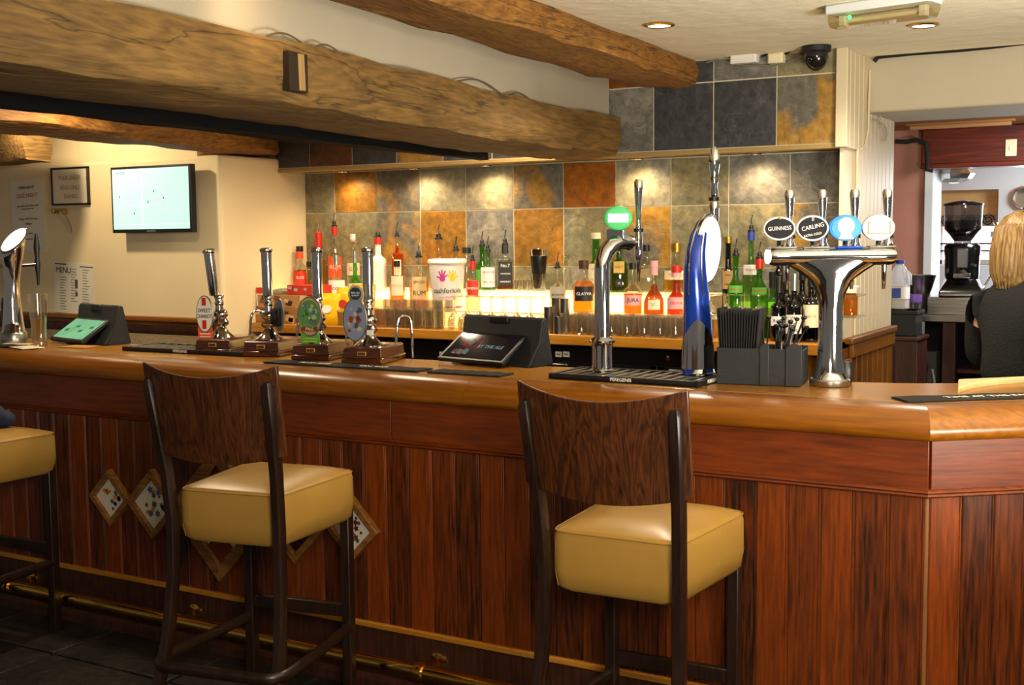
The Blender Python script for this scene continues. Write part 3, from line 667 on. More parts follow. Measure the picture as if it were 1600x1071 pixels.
# brass foot rail
fr = empty('foot_rail', (CX, CY-.12, .122), label='polished brass foot rail along the foot of the bar', cat='rail')
RP = off(PATH, .12); c = Vector(RP[1])
tubepts = [Vector((RP[0][0], RP[0][1], .122))]+[Vector((c.x-.10, c.y, .122)), Vector((c.x-.03, c.y+.004, .122)), Vector((c.x+.03, c.y+.028, .122)), Vector((c.x+.08*math.cos(A40)+.01, c.y+.08*math.sin(A40)+.006, .122))]+[Vector((RP[2][0], RP[2][1], .122))]
MB().tube([p-fr.location for p in tubepts], .0255, 16).build('tube', M_brass, fr, smooth=True)
for xb in (-5.4, -4.42, -3.45, -2.3, -1.2):
    q = MB(); q.lathe([(.032, -.018), (.034, -.012), (.034, .012), (.032, .018)], 18, RY(PI/2))
    q.box(-.012, .012, 0, .12, -.012, .012); q.lathe([(.034, .0), (.034, .012), (.014, .02)], 16, T(0, .118, 0) @ RX(PI/2))
    q.build('bracket', M_brass, fr, smooth=True, loc=(xb-CX, 0, 0))
# pale curved flap behind the bar's return
pf = [atZ(x, y, 1.135) for x, y in ((1497, 601), (1520, 594), (1545, 590), (1575, 587), (1625, 583))]
fpts = [(p.x, p.y) for p in pf]; dv = Vector((math.cos(A40), math.sin(A40)))
ba, bb2 = atZ(1625, 594.5, BT), atZ(1497, 600.5, BT); poly = fpts+[(ba.x, ba.y), (bb2.x, bb2.y)]
hf = MB().prism(poly[::-1], BT-.035, BT+.016).build('counter_flap', wood('pale_maple', '#d8b880', '#ecd4a0', 'X', 10, 6, .4, .03, .05), bevel=.005)
tag(hf, 'pale rounded wooden flap resting behind the right return of the bar', 'counter flap')

# ---- framed tile plaques on the bar front
M_tilew = mat('glazed_white_tile', '#d4ccbc', .2, noise=.05, nscale=30)
def diamond(hw, hh): return [(0, -hh), (hw, 0), (0, hh), (-hw, 0)]
def plaque(x, z, hw, label, kind, seed):
    p = empty('tile_plaque', (x, CY-.0135, z), label=label, cat='tile plaque', group='diamond tile plaques on the bar front')
    fr_in = hw*.74
    for k in range(4):
        a, b = diamond(hw, hw)[k], diamond(hw, hw)[(k+1) % 4]; c_, d_ = diamond(fr_in, fr_in)[(k+1) % 4], diamond(fr_in, fr_in)[k]
        MB().prism([a, b, c_, d_], -.028, 0, axis='Y').build('frame_bar', M_plaqueframe, p, bevel=.002)
    r = random.Random(seed)
    if kind in ('flower', 'fruit', 'leaf'):
        MB().prism(diamond(fr_in, fr_in), -.012, -.004, axis='Y').build('tile', M_tilew, p)
        cols = {'flower': ('#b83a18', '#d08018', '#3c5070', '#4c5c38'), 'fruit': ('#8a4a3c', '#a87048', '#4a5878', '#3c4c38'), 'leaf': ('#4a1c1c', '#2c3c2c', '#6a3030', '#33404c')}[kind]
        for q, cc_ in enumerate(cols):
            mb = MB()
            for _ in range(4):
                u, v = r.uniform(-.55, .55), r.uniform(-.55, .55)
                if abs(u)+abs(v) > .75: u *= .6; v *= .6
                rad = fr_in*r.uniform(.08, .17); n_ = r.choice((5, 6, 7)); po = []
                for i in range(n_*2):
                    an = PI*i/n_; ra = rad*(1 if i % 2 else .55); po.append((u*fr_in+ra*math.cos(an), v*fr_in+ra*math.sin(an)))
                mb.prism(po, -.0128-.0002*q, -.0118, axis='Y')
            mb.build('painted_motif', mat('glaze_'+cc_[1:], cc_, .3), p)['kind'] = 'stuff'
    else:
        n_ = 3 if kind == 'grid' else 3; s = fr_in/n_
        for i in range(n_):
            for j in range(n_):
                u = (i-j)*s; v = (i+j-(n_-1))*s
                cc_ = (M_tilew if (i+j) % 2 else mat('red_brown_tile', '#7a2c14', .3)) if kind == 'grid' else mat('dark_brown_tile', '#2c0e0a', .25)
                tl_ = MB().prism([(u+a*.94, v+b*.94) for a, b in diamond(s, s)], -.012, -.004, axis='Y').build('tile', cc_, p, bevel=.001)
                if kind == 'grid' and (i+j) % 2:
                    MB().prism([(u+s*.38*math.cos(2*PI*k/7), v+s*.38*math.sin(2*PI*k/7)) for k in range(7)], -.0126, -.0115, axis='Y').build('painted_motif', mat('glaze_d08018', '#d08018', .3), tl_)
    return p
def onbar(x, y): q = atY(x, y, CY-.02); return q.x, q.z
x_, z_ = onbar(175.5, 777.5); plaque(x_, z_, .118, 'smallest framed diamond tile painted with red and orange flowers', 'flower', 1)
x_, z_ = onbar(242, 787.5); plaque(x_, z_, .143, 'framed white diamond tile painted with brown fruit and blue leaves', 'fruit', 2)
x_, z_ = onbar(345, 803.5); plaque(x_, z_, .262, 'large framed diamond of chequered red and flowered tiles behind a stool', 'grid', 3)
x_, z_ = onbar(463, 823); plaque(x_, z_, .135, 'framed diamond of dark brown tiles hidden mostly behind the tan seat', 'dark', 4)
x_, z_ = onbar(553, 826); plaque(x_, z_, .118, 'framed white diamond tile with dark leaf sprigs peeping past the stool', 'leaf', 5)

# ================================================================ BAR STOOLS
def outline(zf, wr, wf, dep, rad=.05, n=5, y0=0.0):
    """rounded trapezoid, back edge at y0 (rear, width wr), front at y0+dep (width wf)"""
    pts = [(-wr/2, y0), (wr/2, y0), (wf/2, y0+dep), (-wf/2, y0+dep)]; out = []
    for i in range(4):
        p, a, b = Vector(pts[i]), Vector(pts[i-1]), Vector(pts[(i+1) % 4]); da = (a-p).normalized(); db = (b-p).normalized()
        for k in range(n+1):
            t = k/n; q = (p+da*rad)*(1-t)**2+p*2*t*(1-t)+(p+db*rad)*t*t; out.append((q.x, q.y, zf))
    return out
def make_stool(label):
    t = empty('bar_stool', (0, 0, 0), label=label, cat='bar stool', group='bar stools along the counter')
    S = MB(); W0, W1, D = .36, .425, .44
    S.loft([outline(.652, W0-.03, W1-.03, D-.03, .04, y0=.015), outline(.664, W0-.006, W1-.006, D-.006, .045, y0=.003), outline(.71, W0+.006, W1+.006, D+.008, .045, y0=-.004),
            outline(.795, W0+.004, W1+.004, D+.004, .045, y0=-.002), outline(.809, W0-.003, W1-.003, D-.004, .045, y0=.002), outline(.816, W0-.010, W1-.010, D-.012, .045, y0=.006),
            outline(.820, W0-.026, W1-.026, D-.03, .045, y0=.015), outline(.833, W0-.10, W1-.10, D-.11, .05, y0=.055), outline(.840, W0-.22, W1-.22, D-.25, .04, y0=.125)])
    seat = S.build('seat', M_vinyl, t, smooth=True)
    pts = outline(.812, W0-.002, W1-.002, D-.002, .045, y0=.001); MB().tube([Vector(p) for p in pts+[pts[0]]], .003, 6).build('piping', M_vinyl, seat, smooth=True)
    for sx in (-1, 1):
        MB().tube([(sx*(W0/2-.016), .013, .664), (sx*(W0/2-.011), .0085, .70), (sx*(W0/2-.011), .0085, .78), (sx*(W0/2-.016), .013, .812)], .0025, 6).build('seam', M_vinyl, seat, smooth=True)
        xs = sx*(W1/2-.025)
        MB().box(xs-.017, xs+.017, D-.05, D-.012, 0, .69).build('leg', M_legwood, t, bevel=.004)
        # bent rear post: leans back above the seat, kicks back at the foot
        P = [(sx*.222, -.155, 0.0), (sx*.212, -.10, .18), (sx*.198, -.048, .36), (sx*.190, -.022, .55), (sx*.188, -.020, .72), (sx*.193, -.035, .88), (sx*.200, -.062, 1.02), (sx*.205, -.088, 1.155)]
        rings = []
        for i, q in enumerate(P):
            q = Vector(q); d = (Vector(P[min(i+1, 7)])-Vector(P[max(i-1, 0)])).normalized(); u = Vector((1, 0, 0)); v = d.cross(u).normalized()
            a, b = .0155, .021
            rings.append([q+u*a*c_+v*b*e_ for c_, e_ in ((-1, -.7), (-.7, -1), (.7, -1), (1, -.7), (1, .7), (.7, 1), (-.7, 1), (-1, .7))])
        q = Vector(P[7])+Vector((0, -.004, .014)); rings.append([q+Vector((.009*c_, .012*e_, 0)) for c_, e_ in ((-1, -.7), (-.7, -1), (.7, -1), (1, -.7), (1, .7), (.7, 1), (-.7, 1), (-1, .7))])
        MB().loft(rings).build('rear_post', M_legwood, t, smooth=True)
    # curved plywood backrest with a swooping top and bottom edge
    nx, nz = 18, 6; fr_, bk = [], []
    for side, th in ((0, 0), (1, .013)):
        for j in range(nz+1):
            for i in range(nx+1):
                u = -1+2*i/nx; z0 = .915+.030*u*u; z1 = 1.192+.026*u*u-.012*(1-u*u); z = z0+(z1-z0)*j/nz
                xx = .232*u; yy = -.10-.0-.045*(1-u*u)-(z-1.05)*.16+.042+th
                fr_.append((xx, yy, z))
    nn = (nx+1)*(nz+1); fs = []
    for s in (0, 1):
        for j in range(nz):
            for i in range(nx): a = s*nn+j*(nx+1)+i; fs.append((a, a+1, a+nx+2, a+nx+1))
    bd = [i for i in range(nx+1)]+[j*(nx+1)+nx for j in range(1, nz+1)]+[nz*(nx+1)+i for i in range(nx-1, -1, -1)]+[j*(nx+1) for j in range(nz-1, 0, -1)]
    for k in range(len(bd)): a, b = bd[k], bd[(k+1) % len(bd)]; fs.append((a, b, b+nn, a+nn))
    MB().add(fr_, fs).build('backrest', M_walnut, t, bevel=.003)
    # bent hoop footrest and a front rail
    hp = []
    zf = .285; xs = W1/2-.02
    hp.append((-xs, D-.03, zf)); hp.append((-.215, .12, zf)); hp.append((-.222, .0, zf))
    for i in range(7): a = PI+(PI/2)*i/6; hp.append((-.16+.062*math.cos(a), -.055+.055*math.sin(a), zf))
    for i in range(7): a = 1.5*PI+(PI/2)*i/6; hp.append((.16+.062*math.cos(a), -.055+.055*math.sin(a), zf))
    hp += [(.222, .0, zf), (.215, .12, zf), (xs, D-.03, zf)]
    MB().tube(hp, .017, 10, flat=(.75, 1.15)).build('foot_hoop', M_legwood, t, smooth=True)
    MB().box(-xs, xs, D-.042, D-.02, .32, .365).build('stretcher', M_legwood, t, bevel=.004)
    return t
s1 = make_stool('dark wood bar stool with tan seat in front of the chequered tile plaque')
s1.location = (-2.605, 2.71, 0); s1.rotation_euler.z = math.radians(10.5)
s2 = dup(s1, (-1.333, 2.77, 0), math.radians(1.5), 'dark wood bar stool with tan seat standing nearest the bar corner')
q0 = atZ(80, 676, .815)
s0 = dup(s1, (-4.22, 2.80, 0), math.radians(4), 'bar stool cut off at the left edge with only its tan seat showing')
jk = MB(); jk.sphere((0, 0, .05), .06, 20, 12, sc=(1.1, 1.3, .9)); jk.sphere((.03, .05, .035), .045, 16, 10, sc=(1.2, 1, .8))
jo = jk.build('denim_bundle', mat('dark_denim', '#16203a', .85, noise=.2, nscale=60, bump=.3), smooth=True); jo.location = (-4.245, 3.08, .838)
tag(jo, 'dark blue denim bundle lying on the left-edge stool', 'clothing')
# ================================================================ ON THE BAR TOP
def disc(mb, r, y0, y1, M=None, n=36, sx=1.0, sz=1.0, c=(0, 0)):
    return mb.prism([(c[0]+math.cos(2*PI*i/n)*r*sx, c[1]+math.sin(2*PI*i/n)*r*sz) for i in range(n)], y0, y1, M, axis='Y')
def badge(parent, loc, w_, h_, rim, facem, rotz, text=None, tsize=.02, tmat=None, lit=False, extra=None):
    """oval tap lens: chrome rim, face, lettering"""
    b = MB(); disc(b, 1, -.008, .012, sx=w_/2, sz=h_/2); o = b.build('badge', rim, parent, bevel=.003, loc=loc); o.rotation_euler.z = rotz
    f_ = MB(); disc(f_, 1, -.0105, -.007, sx=w_/2-.006, sz=h_/2-.006); f_.build('badge_face', facem, o, bevel=.001)
    if text:
        for s_, sz, dz, mt, tl in text: lettering(s_, sz, mt, o, (0, -.0112, dz), tilt=tl, squash=.9)
    if extra: extra(o)
    return o

# ---- bar runner towels
M_towel = mat('black_towel', '#17140f', .95, noise=.3, nscale=300, bump=.5)
def runner(x0, x1, label, words, y0=3.502, y1=3.60, rot=0, loc=None):
    L_ = x1-x0; t = empty('bar_runner', loc or ((x0+x1)/2, y0, BT), rot, label=label, cat='bar towel', group='black bar runners')
    n = 18; rings = []
    for i in range(n+1):
        x = -L_/2+L_*i/n; b = .0012*math.sin(i*1.9); rings.append([(x, 0, .0005), (x, 0, .005+b), (x, (y1-y0)*.5, .006-b), (x, y1-y0, .005+b), (x, y1-y0, .0005)])
    MB().loft(rings).build('cloth', M_towel, t, smooth=True)
    if words:
        for k, (wx, s_) in enumerate(words):
            lettering(s_, .034, M_paper, t, (wx, .034, .0078), (-PI/2, 0, 0))
    return t
ax = [atZ(x, y, BT+.004) for x, y in ((455, 560), (672, 577), (690, 577), (800, 584))]
runner(ax[0].x, ax[1].x, 'black bar runner with pale lettering in front of the hand pumps', [(-.13, 'FINE ALES'), (.14, 'ON TAP')])
runner(ax[2].x, ax[3].x, 'short plain black bar runner in front of the till screen with the red logo', None)
g0 = Vector((CX, CY))+Vector((.10, .30))
runner(0, 1.25, 'black bar runner with white lettering on the right return of the bar', [(-.36, 'TIME AT THE BAR'), (.15, 'LAST ORDERS')], 0, .10, A40,
       (CX+.62*math.cos(A40)-.105*math.sin(A40), CY+.62*math.sin(A40)+.105*math.cos(A40), BT))
runner(-5.05, -4.55, 'plain black bar runner lying beneath the pint glass at the far left', None)

# ---- drip trays
def drip_tray(cx, cy, L_, D_, rot, label, words):
    t = empty('drip_tray', (cx, cy, BT), rot, label=label, cat='drip tray', group='black drip trays')
    b = MB(); hl, hd = L_/2, D_/2; out = [(-hl, -hd), (hl, -hd), (hl, hd), (-hl, hd)]
    b.prism(out, 0, .008)
    for a, c_, d_, e_ in ((-hl, hl, -hd, -hd+.012), (-hl, hl, hd-.012, hd), (-hl, -hl+.012, -hd, hd), (hl-.012, hl, -hd, hd)): b.box(a, c_, d_, e_, .0, .018)
    b.build('tray', M_black, t, bevel=.002)
    n = 13
    for i in range(n):
        x = -hl+.03+(L_-.06)*i/(n-1); MB().box(x-.005, x+.005, -hd+.014, hd-.014, .011, .016).build('slat', M_steel, t)
    for dy in (-.05, .05): MB().box(-hl+.014, hl-.014, dy-.004, dy+.004, .008, .012).build('crossbar', M_steel, t)
    lettering(words, .017, M_whitep, t, (hl+.0006, 0, .0092), (0, 0, PI/2))
    lettering(words, .016, M_whitep, t, (0, -hd-.0006, .0092), (0, 0, 0))
    return t
a, b, c_ = atZ(207, 549, BT), atZ(352, 561, BT), atZ(402, 551, BT)
drip_tray((a.x+c_.x)/2, (a.y+c_.y)/2+.02, .66, .21, math.radians(2), 'black slatted drip tray before the left hand pumps', 'PEREGENIS')
a, b, c_ = atZ(868, 592, BT), atZ(1080, 605, BT), atZ(1115, 597, BT)
drip_tray((a.x+c_.x)/2-.005, (a.y+b.y)/2+.115, .535, .24, math.radians(-1), 'black slatted drip tray under the curved chrome swan neck tap', 'PEREGENIS')

# ---- cask ale hand pumps
def oval_clip(t, w_, h_, z, facem, yoff=-.052, shape='oval', back=False, rotz=-.20, xo=-.004):
    o = empty('pump_clip', (xo, yoff, z)); o.parent = t; o.rotation_euler.z = rotz
    n = 36; po = [(math.cos(2*PI*i/n)*w_/2, math.sin(2*PI*i/n)*h_/2) for i in range(n)]
    MB().prism(po, -.002, .004, axis='Y').build('clip_plate', M_steel if not back else mat('clip_grey', '#7a7c7c', .4), o, bevel=.001)
    MB().prism([(x*.90, z_*.93) for x, z_ in po], -.0035, -.0015, axis='Y').build('clip_face', facem, o)
    MB().box(-.012, .012, .004, .03, -.02, .02).build('clip_bracket', M_black, o)
    return o
def hand_pump(loc, label, lean=0.0):
    t = empty('hand_pump', loc, math.radians(16), label=label, cat='beer pump', group='cask ale hand pumps')
    MB().prism([(-.082, -.085), (.082, -.085), (.082, .185), (-.082, .185)], 0, .022).build('plinth', M_pump, t, bevel=.005)
    MB().loft([[(-.078, -.081, .022), (.078, -.081, .022), (.078, .181, .022), (-.078, .181, .022)], [(-.074, -.077, .058), (.074, -.077, .058), (.074, .177, .058), (-.074, .177, .058)],
               [(-.068, -.071, .063), (.068, -.071, .063), (.068, .171, .063), (-.068, .171, .063)]]).build('base_box', M_pump, t, bevel=.002)
    pl = MB().box(-.018, .018, -.0815, -.079, .032, .048).build('maker_plate', M_gold, t, bevel=.001)
    MB().box(-.014, .014, -.083, -.0815, .035, .045).build('plate_print', mat('brown_print', '#4a2410', .5), pl)
    MB().lathe([(.055, .063), (.056, .068), (.048, .074), (.032, .088), (.022, .104), (.020, .110), (.030, .118), (.033, .128), (.026, .140), (.021, .146), (.029, .154), (.031, .164), (.024, .176), (.018, .182)], 26).build('pedestal', M_chrome, t, smooth=True)
    MB().lathe([(.018, .18), (.016, .20), (.019, .204), (.019, .212), (.016, .216), (.0165, .228), (.021, .232), (.021, .240), (.019, .243)], 22, RX(lean*.5)).build('collar', M_chrome, t, smooth=True)
    MB().lathe([(.0195, .243), (.0205, .26), (.0212, .40), (.0215, .418), (.0255, .421), (.0265, .426), (.0255, .432), (.020, .436), (0, .438)], 26, RX(lean) @ RY(-lean*.55), cap=False).build('handle', M_chrome, t, smooth=True)
    sp_ = [(.022, .155, .06), (.026, .158, .12), (.030, .162, .148), (.038, .168, .162), (.052, .176, .168), (.066, .184, .162), (.073, .189, .146), (.076, .192, .09), (.078, .193, .0)]
    MB().tube([(x+.03, y, z) for x, y, z in sp_], .0055, 10).build('spout', M_chrome, t, smooth=True)
    return t
px = [-3.785+.287*i for i in range(4)]
pos = [Vector((p, 3.852+.004*i, BT)) for i, p in enumerate(px)]
q1 = atZ(345, 541, BT+.06); q4 = atZ(578, 545, BT+.06)
pos = [Vector((p.x, p.y, BT)) for p in (atZ(346, 529, BT+.06), atZ(421, 532, BT+.06), atZ(498, 537, BT+.06), atZ(577, 542, BT+.06))]
hp1 = hand_pump(pos[0], 'hand pump wearing a white oval clip with red bars and black lettering', .10)
hp2 = hand_pump(pos[1], 'hand pump whose grey clip is turned away, second from the left', .01)
hp3 = hand_pump(pos[2], 'hand pump with a round green landscape clip and a green price card')
hp4 = hand_pump(pos[3], 'hand pump with a blue-grey clip under a dark round medallion')
c1 = oval_clip(hp1, .080, .155, .165, M_whitep, rotz=-.05, xo=-.045)
MB().box(-.009, .009, -.006, -.003, .035, .068).build('clip_stripe', M_red, c1); MB().box(-.009, .009, -.006, -.003, -.062, -.026).build('clip_stripe', M_red, c1)
lettering('SWEET', .023, M_ink, c1, (0, -.0045, .014), squash=.85); lettering('CHARIOT', .022, M_ink, c1, (0, -.0045, -.010), squash=.78)
pc = MB().box(-.034, .034, -.001, .001, -.115, -.055).build('price_card', M_orangep, c1); 
for k in range(3): MB().box(-.025, .025, -.0025, -.001, -.108+.012*k, -.104+.012*k).build('card_print', M_whitep, pc)
c2 = oval_clip(hp2, .075, .135, .165, mat('clip_dark', '#4c5052', .4), rotz=2.55, back=True, yoff=-.01, xo=.052)
MB().prism([(-.02, -.045), (.024, -.05), (.026, .025), (-.022, .03)], .004, .02, axis='Y').build('clip_holder', M_black, c2, bevel=.003)
c3 = oval_clip(hp3, .112, .158, .170, mat('clip_tan', '#b0946a', .45), rotz=-.12, xo=-.012)
def blobs(par, rect, cols, seed, y, nper=5, rmin=.008, rmax=.02):
    r = random.Random(seed)
    for k, cc_ in enumerate(cols):
        for _ in range(nper):
            u, v = r.uniform(*rect[:2]), r.uniform(*rect[2:]); ra = r.uniform(rmin, rmax); n_ = r.choice((5, 6, 7, 8))
            po = [(u+ra*r.uniform(.6, 1)*math.cos(2*PI*i/n_), v+ra*r.uniform(.6, 1)*math.sin(2*PI*i/n_)) for i in range(n_)]
            MB().prism(po, y-.0004*k-.0003, y, axis='Y').build('printed_motif', mat('print_'+cc_[1:], cc_, .5), par)
disc(MB(), 1, 0, 0); dd = MB(); disc(dd, 1, -.0045, -.003, sx=.048, sz=.058, c=(0, .006)); dd.build('clip_scene', mat('clip_green', '#5c8a4c', .45), c3)
blobs(c3, (-.032, .032, -.03, .045), ('#8fb0a8', '#3c6a34', '#a8b890', '#5a6a70'), 5, -.0046, 4, .006, .014)
MB().box(-.035, .035, -.0055, -.003, -.058, -.040).build('clip_banner', mat('clip_brown', '#7a3c20', .5), c3); lettering('PALE', .017, M_cream_label, c3, (0, -.0058, -.049))
gcd = MB().box(-.042, .042, -.001, .001, -.118, -.068).build('price_card', M_greenp, c3)
for k in range(3): MB().box(-.03, .03, -.0025, -.001, -.11+.011*k, -.107+.011*k).build('card_print', mat('card_yellow', '#c8d840', .6), gcd)
c4 = oval_clip(hp4, .105, .165, .165, mat('clip_blue_grey', '#7e86a0', .45), rotz=-.15, xo=-.035)
blobs(c4, (-.026, .026, -.045, .045), ('#9aa0b0', '#b8a88c', '#8a3c30', '#4a5068'), 8, -.0038, 4, .008, .017)
md = MB(); disc(md, .034, -.002, .002, c=(.006, .098)); md.box(-.022, .034, -.002, .002, .045, .088); md.build('medallion', mat('clip_sand', '#b4a888', .5), c4, bevel=.001)
m2 = MB(); disc(m2, .024, -.004, -.002, c=(.006, .100)); m2.build('medallion_face', mat('clip_navy', '#2c3a4c', .4), c4); lettering('REAL ALE', .009, M_whitep, c4, (.006, -.0045, .103)); lettering('QUALITY', .008, M_whitep, c4, (.006, -.0045, .093))
MB().box(.052, .078, -.004, .0, -.055, -.037).build('clip_tab', M_whitep, c4)

# ---- tills with a tilted customer screen
def till(bl_px, br_px, label, screen, rot=None, wv=.335):
    a = atZ(*bl_px, BT); b = atZ(*br_px, BT); r_ = math.atan2(b.y-a.y, b.x-a.x) if rot is None else rot
    t = empty('till', (a.x, a.y, BT), r_, label=label, cat='till', group='tills on the bar')
    W = wv
    # housing: front leaning shell with a ridge, back sloping down
    prof = [(.07, 0), (.135, .09), (.147, .165), (.158, .178), (.176, .172), (.21, .0)]
    h = MB().prism(prof, .0, W+.065, axis='X').build('housing', M_blackm, t, bevel=.006)
    MB().box(W*.42, W*.70, .140, .152, .150, .174).build('grip_slot', M_black, h, bevel=.003)
    MB().prism([(.09, .0), (.14, .09), (.155, .164), (.175, .10), (.19, .0)], W+.065, W+.069, axis='X').build('side_panel', M_blackm, t, bevel=.002)
    tilt = math.radians(33); MM = T(0, .0, .016) @ RX(tilt)
    s = MB().box(0, W, 0, .168, -.014, .004, MM).build('screen_frame', M_black, t, bevel=.004)
    MB().box(.016, W-.016, .014, .154, .004, .0055, MM).build('screen_glass', screen, s)
    MB().prism([(.03, 0), (.12, 0), (.12, .075), (.10, .06)], W*.3, W*.7, axis='X').build('stand', M_black, t)
    return t, s, MM
M_scr1 = mat('till_screen_green', '#6fae8c', .15, emit=.5, emitcol='#74b890', noise=.5, nscale=14)
M_scr2 = mat('till_screen_dark', '#141013', .06, spec=.08, emit=.05, emitcol='#5a4850')
t1, sc1, MM1 = till((78, 535), (133, 539), 'black till with a lit green screen at the left end of the bar', M_scr1, rot=math.radians(-14), wv=.315)
t2, sc2, MM2 = till((683, 567), (783, 576), 'black till with a dark screen showing a red and white logo', M_scr2)
r = random.Random(4)
for k, cc_ in enumerate(('#70787c', '#803030', '#587078', '#686060', '#702020')):
    for _ in range(3):
        u, v = r.uniform(.06, .135), r.uniform(.035, .135); u += (v-.08)*.3; s_ = r.uniform(.008, .017)
        MB().prism([(u-s_, v-s_*.6), (u+s_*.8, v-s_), (u+s_, v+s_*.7), (u-s_*.7, v+s_)], .0056, .0062, MM2).build('logo_print', mat('screen_'+cc_[1:], cc_, .8, emit=.10, spec=.05), sc2)
o = lettering('BY THE ALE', .026, mat('screen_letter', '#6a8890', .8, emit=.2, spec=.05), sc2, MM2 @ Vector((.215, .082, .0062)), (math.radians(33)-PI/2, 0, 0), squash=.95)
for k in range(4):
    u, v = .05+.065*k, .06+.03*(k % 2); MB().prism([(u, v), (u+.03, v+.004), (u+.026, v+.02), (u-.004, v+.016)], .0056, .0062, MM1).build('screen_print', mat('screen_dk_green', '#3c7860', .2, emit=.3), sc1)

# ---- taps
def tap_handle(t, loc, hgt=.105, tilt=0.0, name='tap_handle', rz=0.0):
    o = MB().lathe([(.0085, 0), (.010, .004), (.0085, .010), (.0085, .03), (.0145, hgt*.75), (.015, hgt-.008), (.011, hgt), (0, hgt+.001)], 16, RX(tilt), cap=False).build(name, M_chrome, t, smooth=True, loc=loc); o.rotation_euler.z = rz; return o
def nozzle(t, loc, l=.07):
    return MB().lathe([(.0115, .03), (.0125, .02), (.010, .005), (.0085, -.01), (.0055, -l), (.004, -l-.002)], 16).build('nozzle', M_chrome, t, smooth=True, loc=loc)
# swan neck
q = atZ(941, 588, BT); sw = empty('swan_neck_tap', (q.x, q.y, BT+.0162), label='tall chrome swan neck tap with a round green badge', cat='beer tap')
MB().lathe([(.038, 0), (.040, .006), (.036, .01), (.035, .085), (.036, .095), (.043, .10), (.044, .106), (.036, .114), (.030, .118)], 28).build('base', M_chrome, sw, smooth=True)
arc = [(0, 0, .11), (0, 0, .2), (0, 0, .345), (0, .004, .373), (.004, .018, .40), (.012, .042, .422), (.022, .075, .435), (.034, .11, .437), (.04, .13, .433)]
MB().tube(arc, .0265, 20).build('neck', M_chrome, sw, smooth=True)
MB().tube([(.04, .13, .431), (.05, .16, .431)], .011, 12).build('tap_stem', M_chrome, sw, smooth=True)
MB().lathe([(.012, -.04), (.015, -.02), (.015, .03), (.012, .045), (.012, .07)], 16).build('tap_body', M_chrome, sw, smooth=True, loc=(.056, .172, .415))
MB().lathe([(.017, 0), (.017, .012)], 16).build('collar_ring', M_black, sw, smooth=True, loc=(.056, .172, .47))
nozzle(sw, (.056, .172, .385), .085); tap_handle(sw, (.056, .172, .485), .165)
MB().box(-.016, .05, .065, .085, .44, .48).build('badge_bracket', M_chrome, sw, bevel=.004)
M_bgreen = mat('badge_green', '#1ea050', .25, emit=.35, emitcol='#28b860')
def swx(o):
    MB().box(-.034, .034, -.0135, -.0105, -.014, .014).build('badge_band', M_lens, o); lettering('LAGER', .016, mat('badge_dark', '#8a9a8c', .5), o, (0, -.0138, 0))
badge(sw, (.03, .065, .517), .096, .082, M_bgreen, M_bgreen, face(q)*.9, None, extra=swx)
# blue tusk-shaped tap
q = atZ(1092, 592, BT); bt = empty('blue_tap', (q.x, q.y, BT+.0162), face(q), label='curved blue tap column with a tall glowing white lens', cat='beer tap')
M_bluegl = mat('metallic_blue_enamel', '#1438a0', .15, .35, coat=.6)
ctr = [(-.003, 0, .0, .052, .054), (-.004, .0, .10, .050, .050), (-.006, .0, .18, .047, .047), (-.010, .0, .26, .043, .044), (-.014, .004, .34, .038, .041), (-.012, .012, .40, .033, .038), (-.003, .03, .455, .028, .035), (.012, .06, .50, .022, .03), (.028, .09, .523, .017, .024), (.038, .105, .527, .008, .015)]
rings = []
for cx_, cy_, z, a_, b_ in ctr:
    rings.append([(cx_+a_*(abs(math.cos(t))**.8)*math.copysign(1, math.cos(t)), cy_+b_*(abs(math.sin(t))**.8)*math.copysign(1, math.sin(t)), z) for t in [2*PI*i/24 for i in range(24)]])
MB().loft(rings).build('column', M_bluegl, bt, smooth=True)
tr = MB()
for sx in (-.55, .55):
    tr.tube([(cx_+a_*sx, cy_-b_*.93, z+.002) for cx_, cy_, z, a_, b_ in ctr[3:9]], .003, 6)
tr.build('trim_strip', M_chrome, bt, smooth=True)
MB().lathe([(.058, 0), (.060, .006), (.056, .01), (.053, .03), (.051, .05)], 28, sq=(.92, 1)).build('base_collar', M_chrome, bt, smooth=True)
shr = []
for lv in range(6):
    shr.append([])
    for k in range(17):
        t = -2.2+4.4*k/16; zt = .062+.125*max(0, 1-abs(t)/1.7)**.8; z = .02+(zt-.02)*lv/5; ra = .0565-.035*z; sg = lambda v: math.copysign(abs(v)**.8, v)
        shr[-1].append((-.004+ra*sg(math.sin(t)), -ra*sg(math.cos(t)), z))
MB().loft(shr, closed=False).build('chrome_shield', M_chrome, bt, smooth=True)
ln = MB(); disc(ln, 1, -.006, .008, sx=.052, sz=.108); lo = ln.build('lens', M_lens, bt, bevel=.004, loc=(.030, .030, .41)); lo.rotation_euler = (0, math.radians(6), math.radians(44))
lr = MB(); disc(lr, 1, -.003, .012, sx=.056, sz=.113); lro = lr.build('lens_rim', M_chrome, bt, bevel=.003, loc=(.0285, .0315, .41)); lro.rotation_euler = (0, math.radians(6), math.radians(44))
for k, (s_, z) in enumerate((('Proud to', .17), ('Serve', .255), ('You', .32))):
    lo2 = lettering(s_, .030, M_cream_label, bt, (-.022-.003*k, -.0345+.004*k, z), (0, -PI/2-.05, -.35), squash=.9)
MB().tube([(.03, .09, .517), (.045, .135, .515)], .011, 10).build('tap_stem', M_chrome, bt, smooth=True)
MB().lathe([(.013, -.045), (.017, -.02), (.017, .02), (.013, .04)], 16).build('tap_body', M_chrome, bt, smooth=True, loc=(.048, .14, .53))
MB().lathe([(.018, 0), (.018, .012)], 16).build('collar_ring', M_black, bt, smooth=True, loc=(.048, .14, .572))
nozzle(bt, (.048, .14, .50), .085)
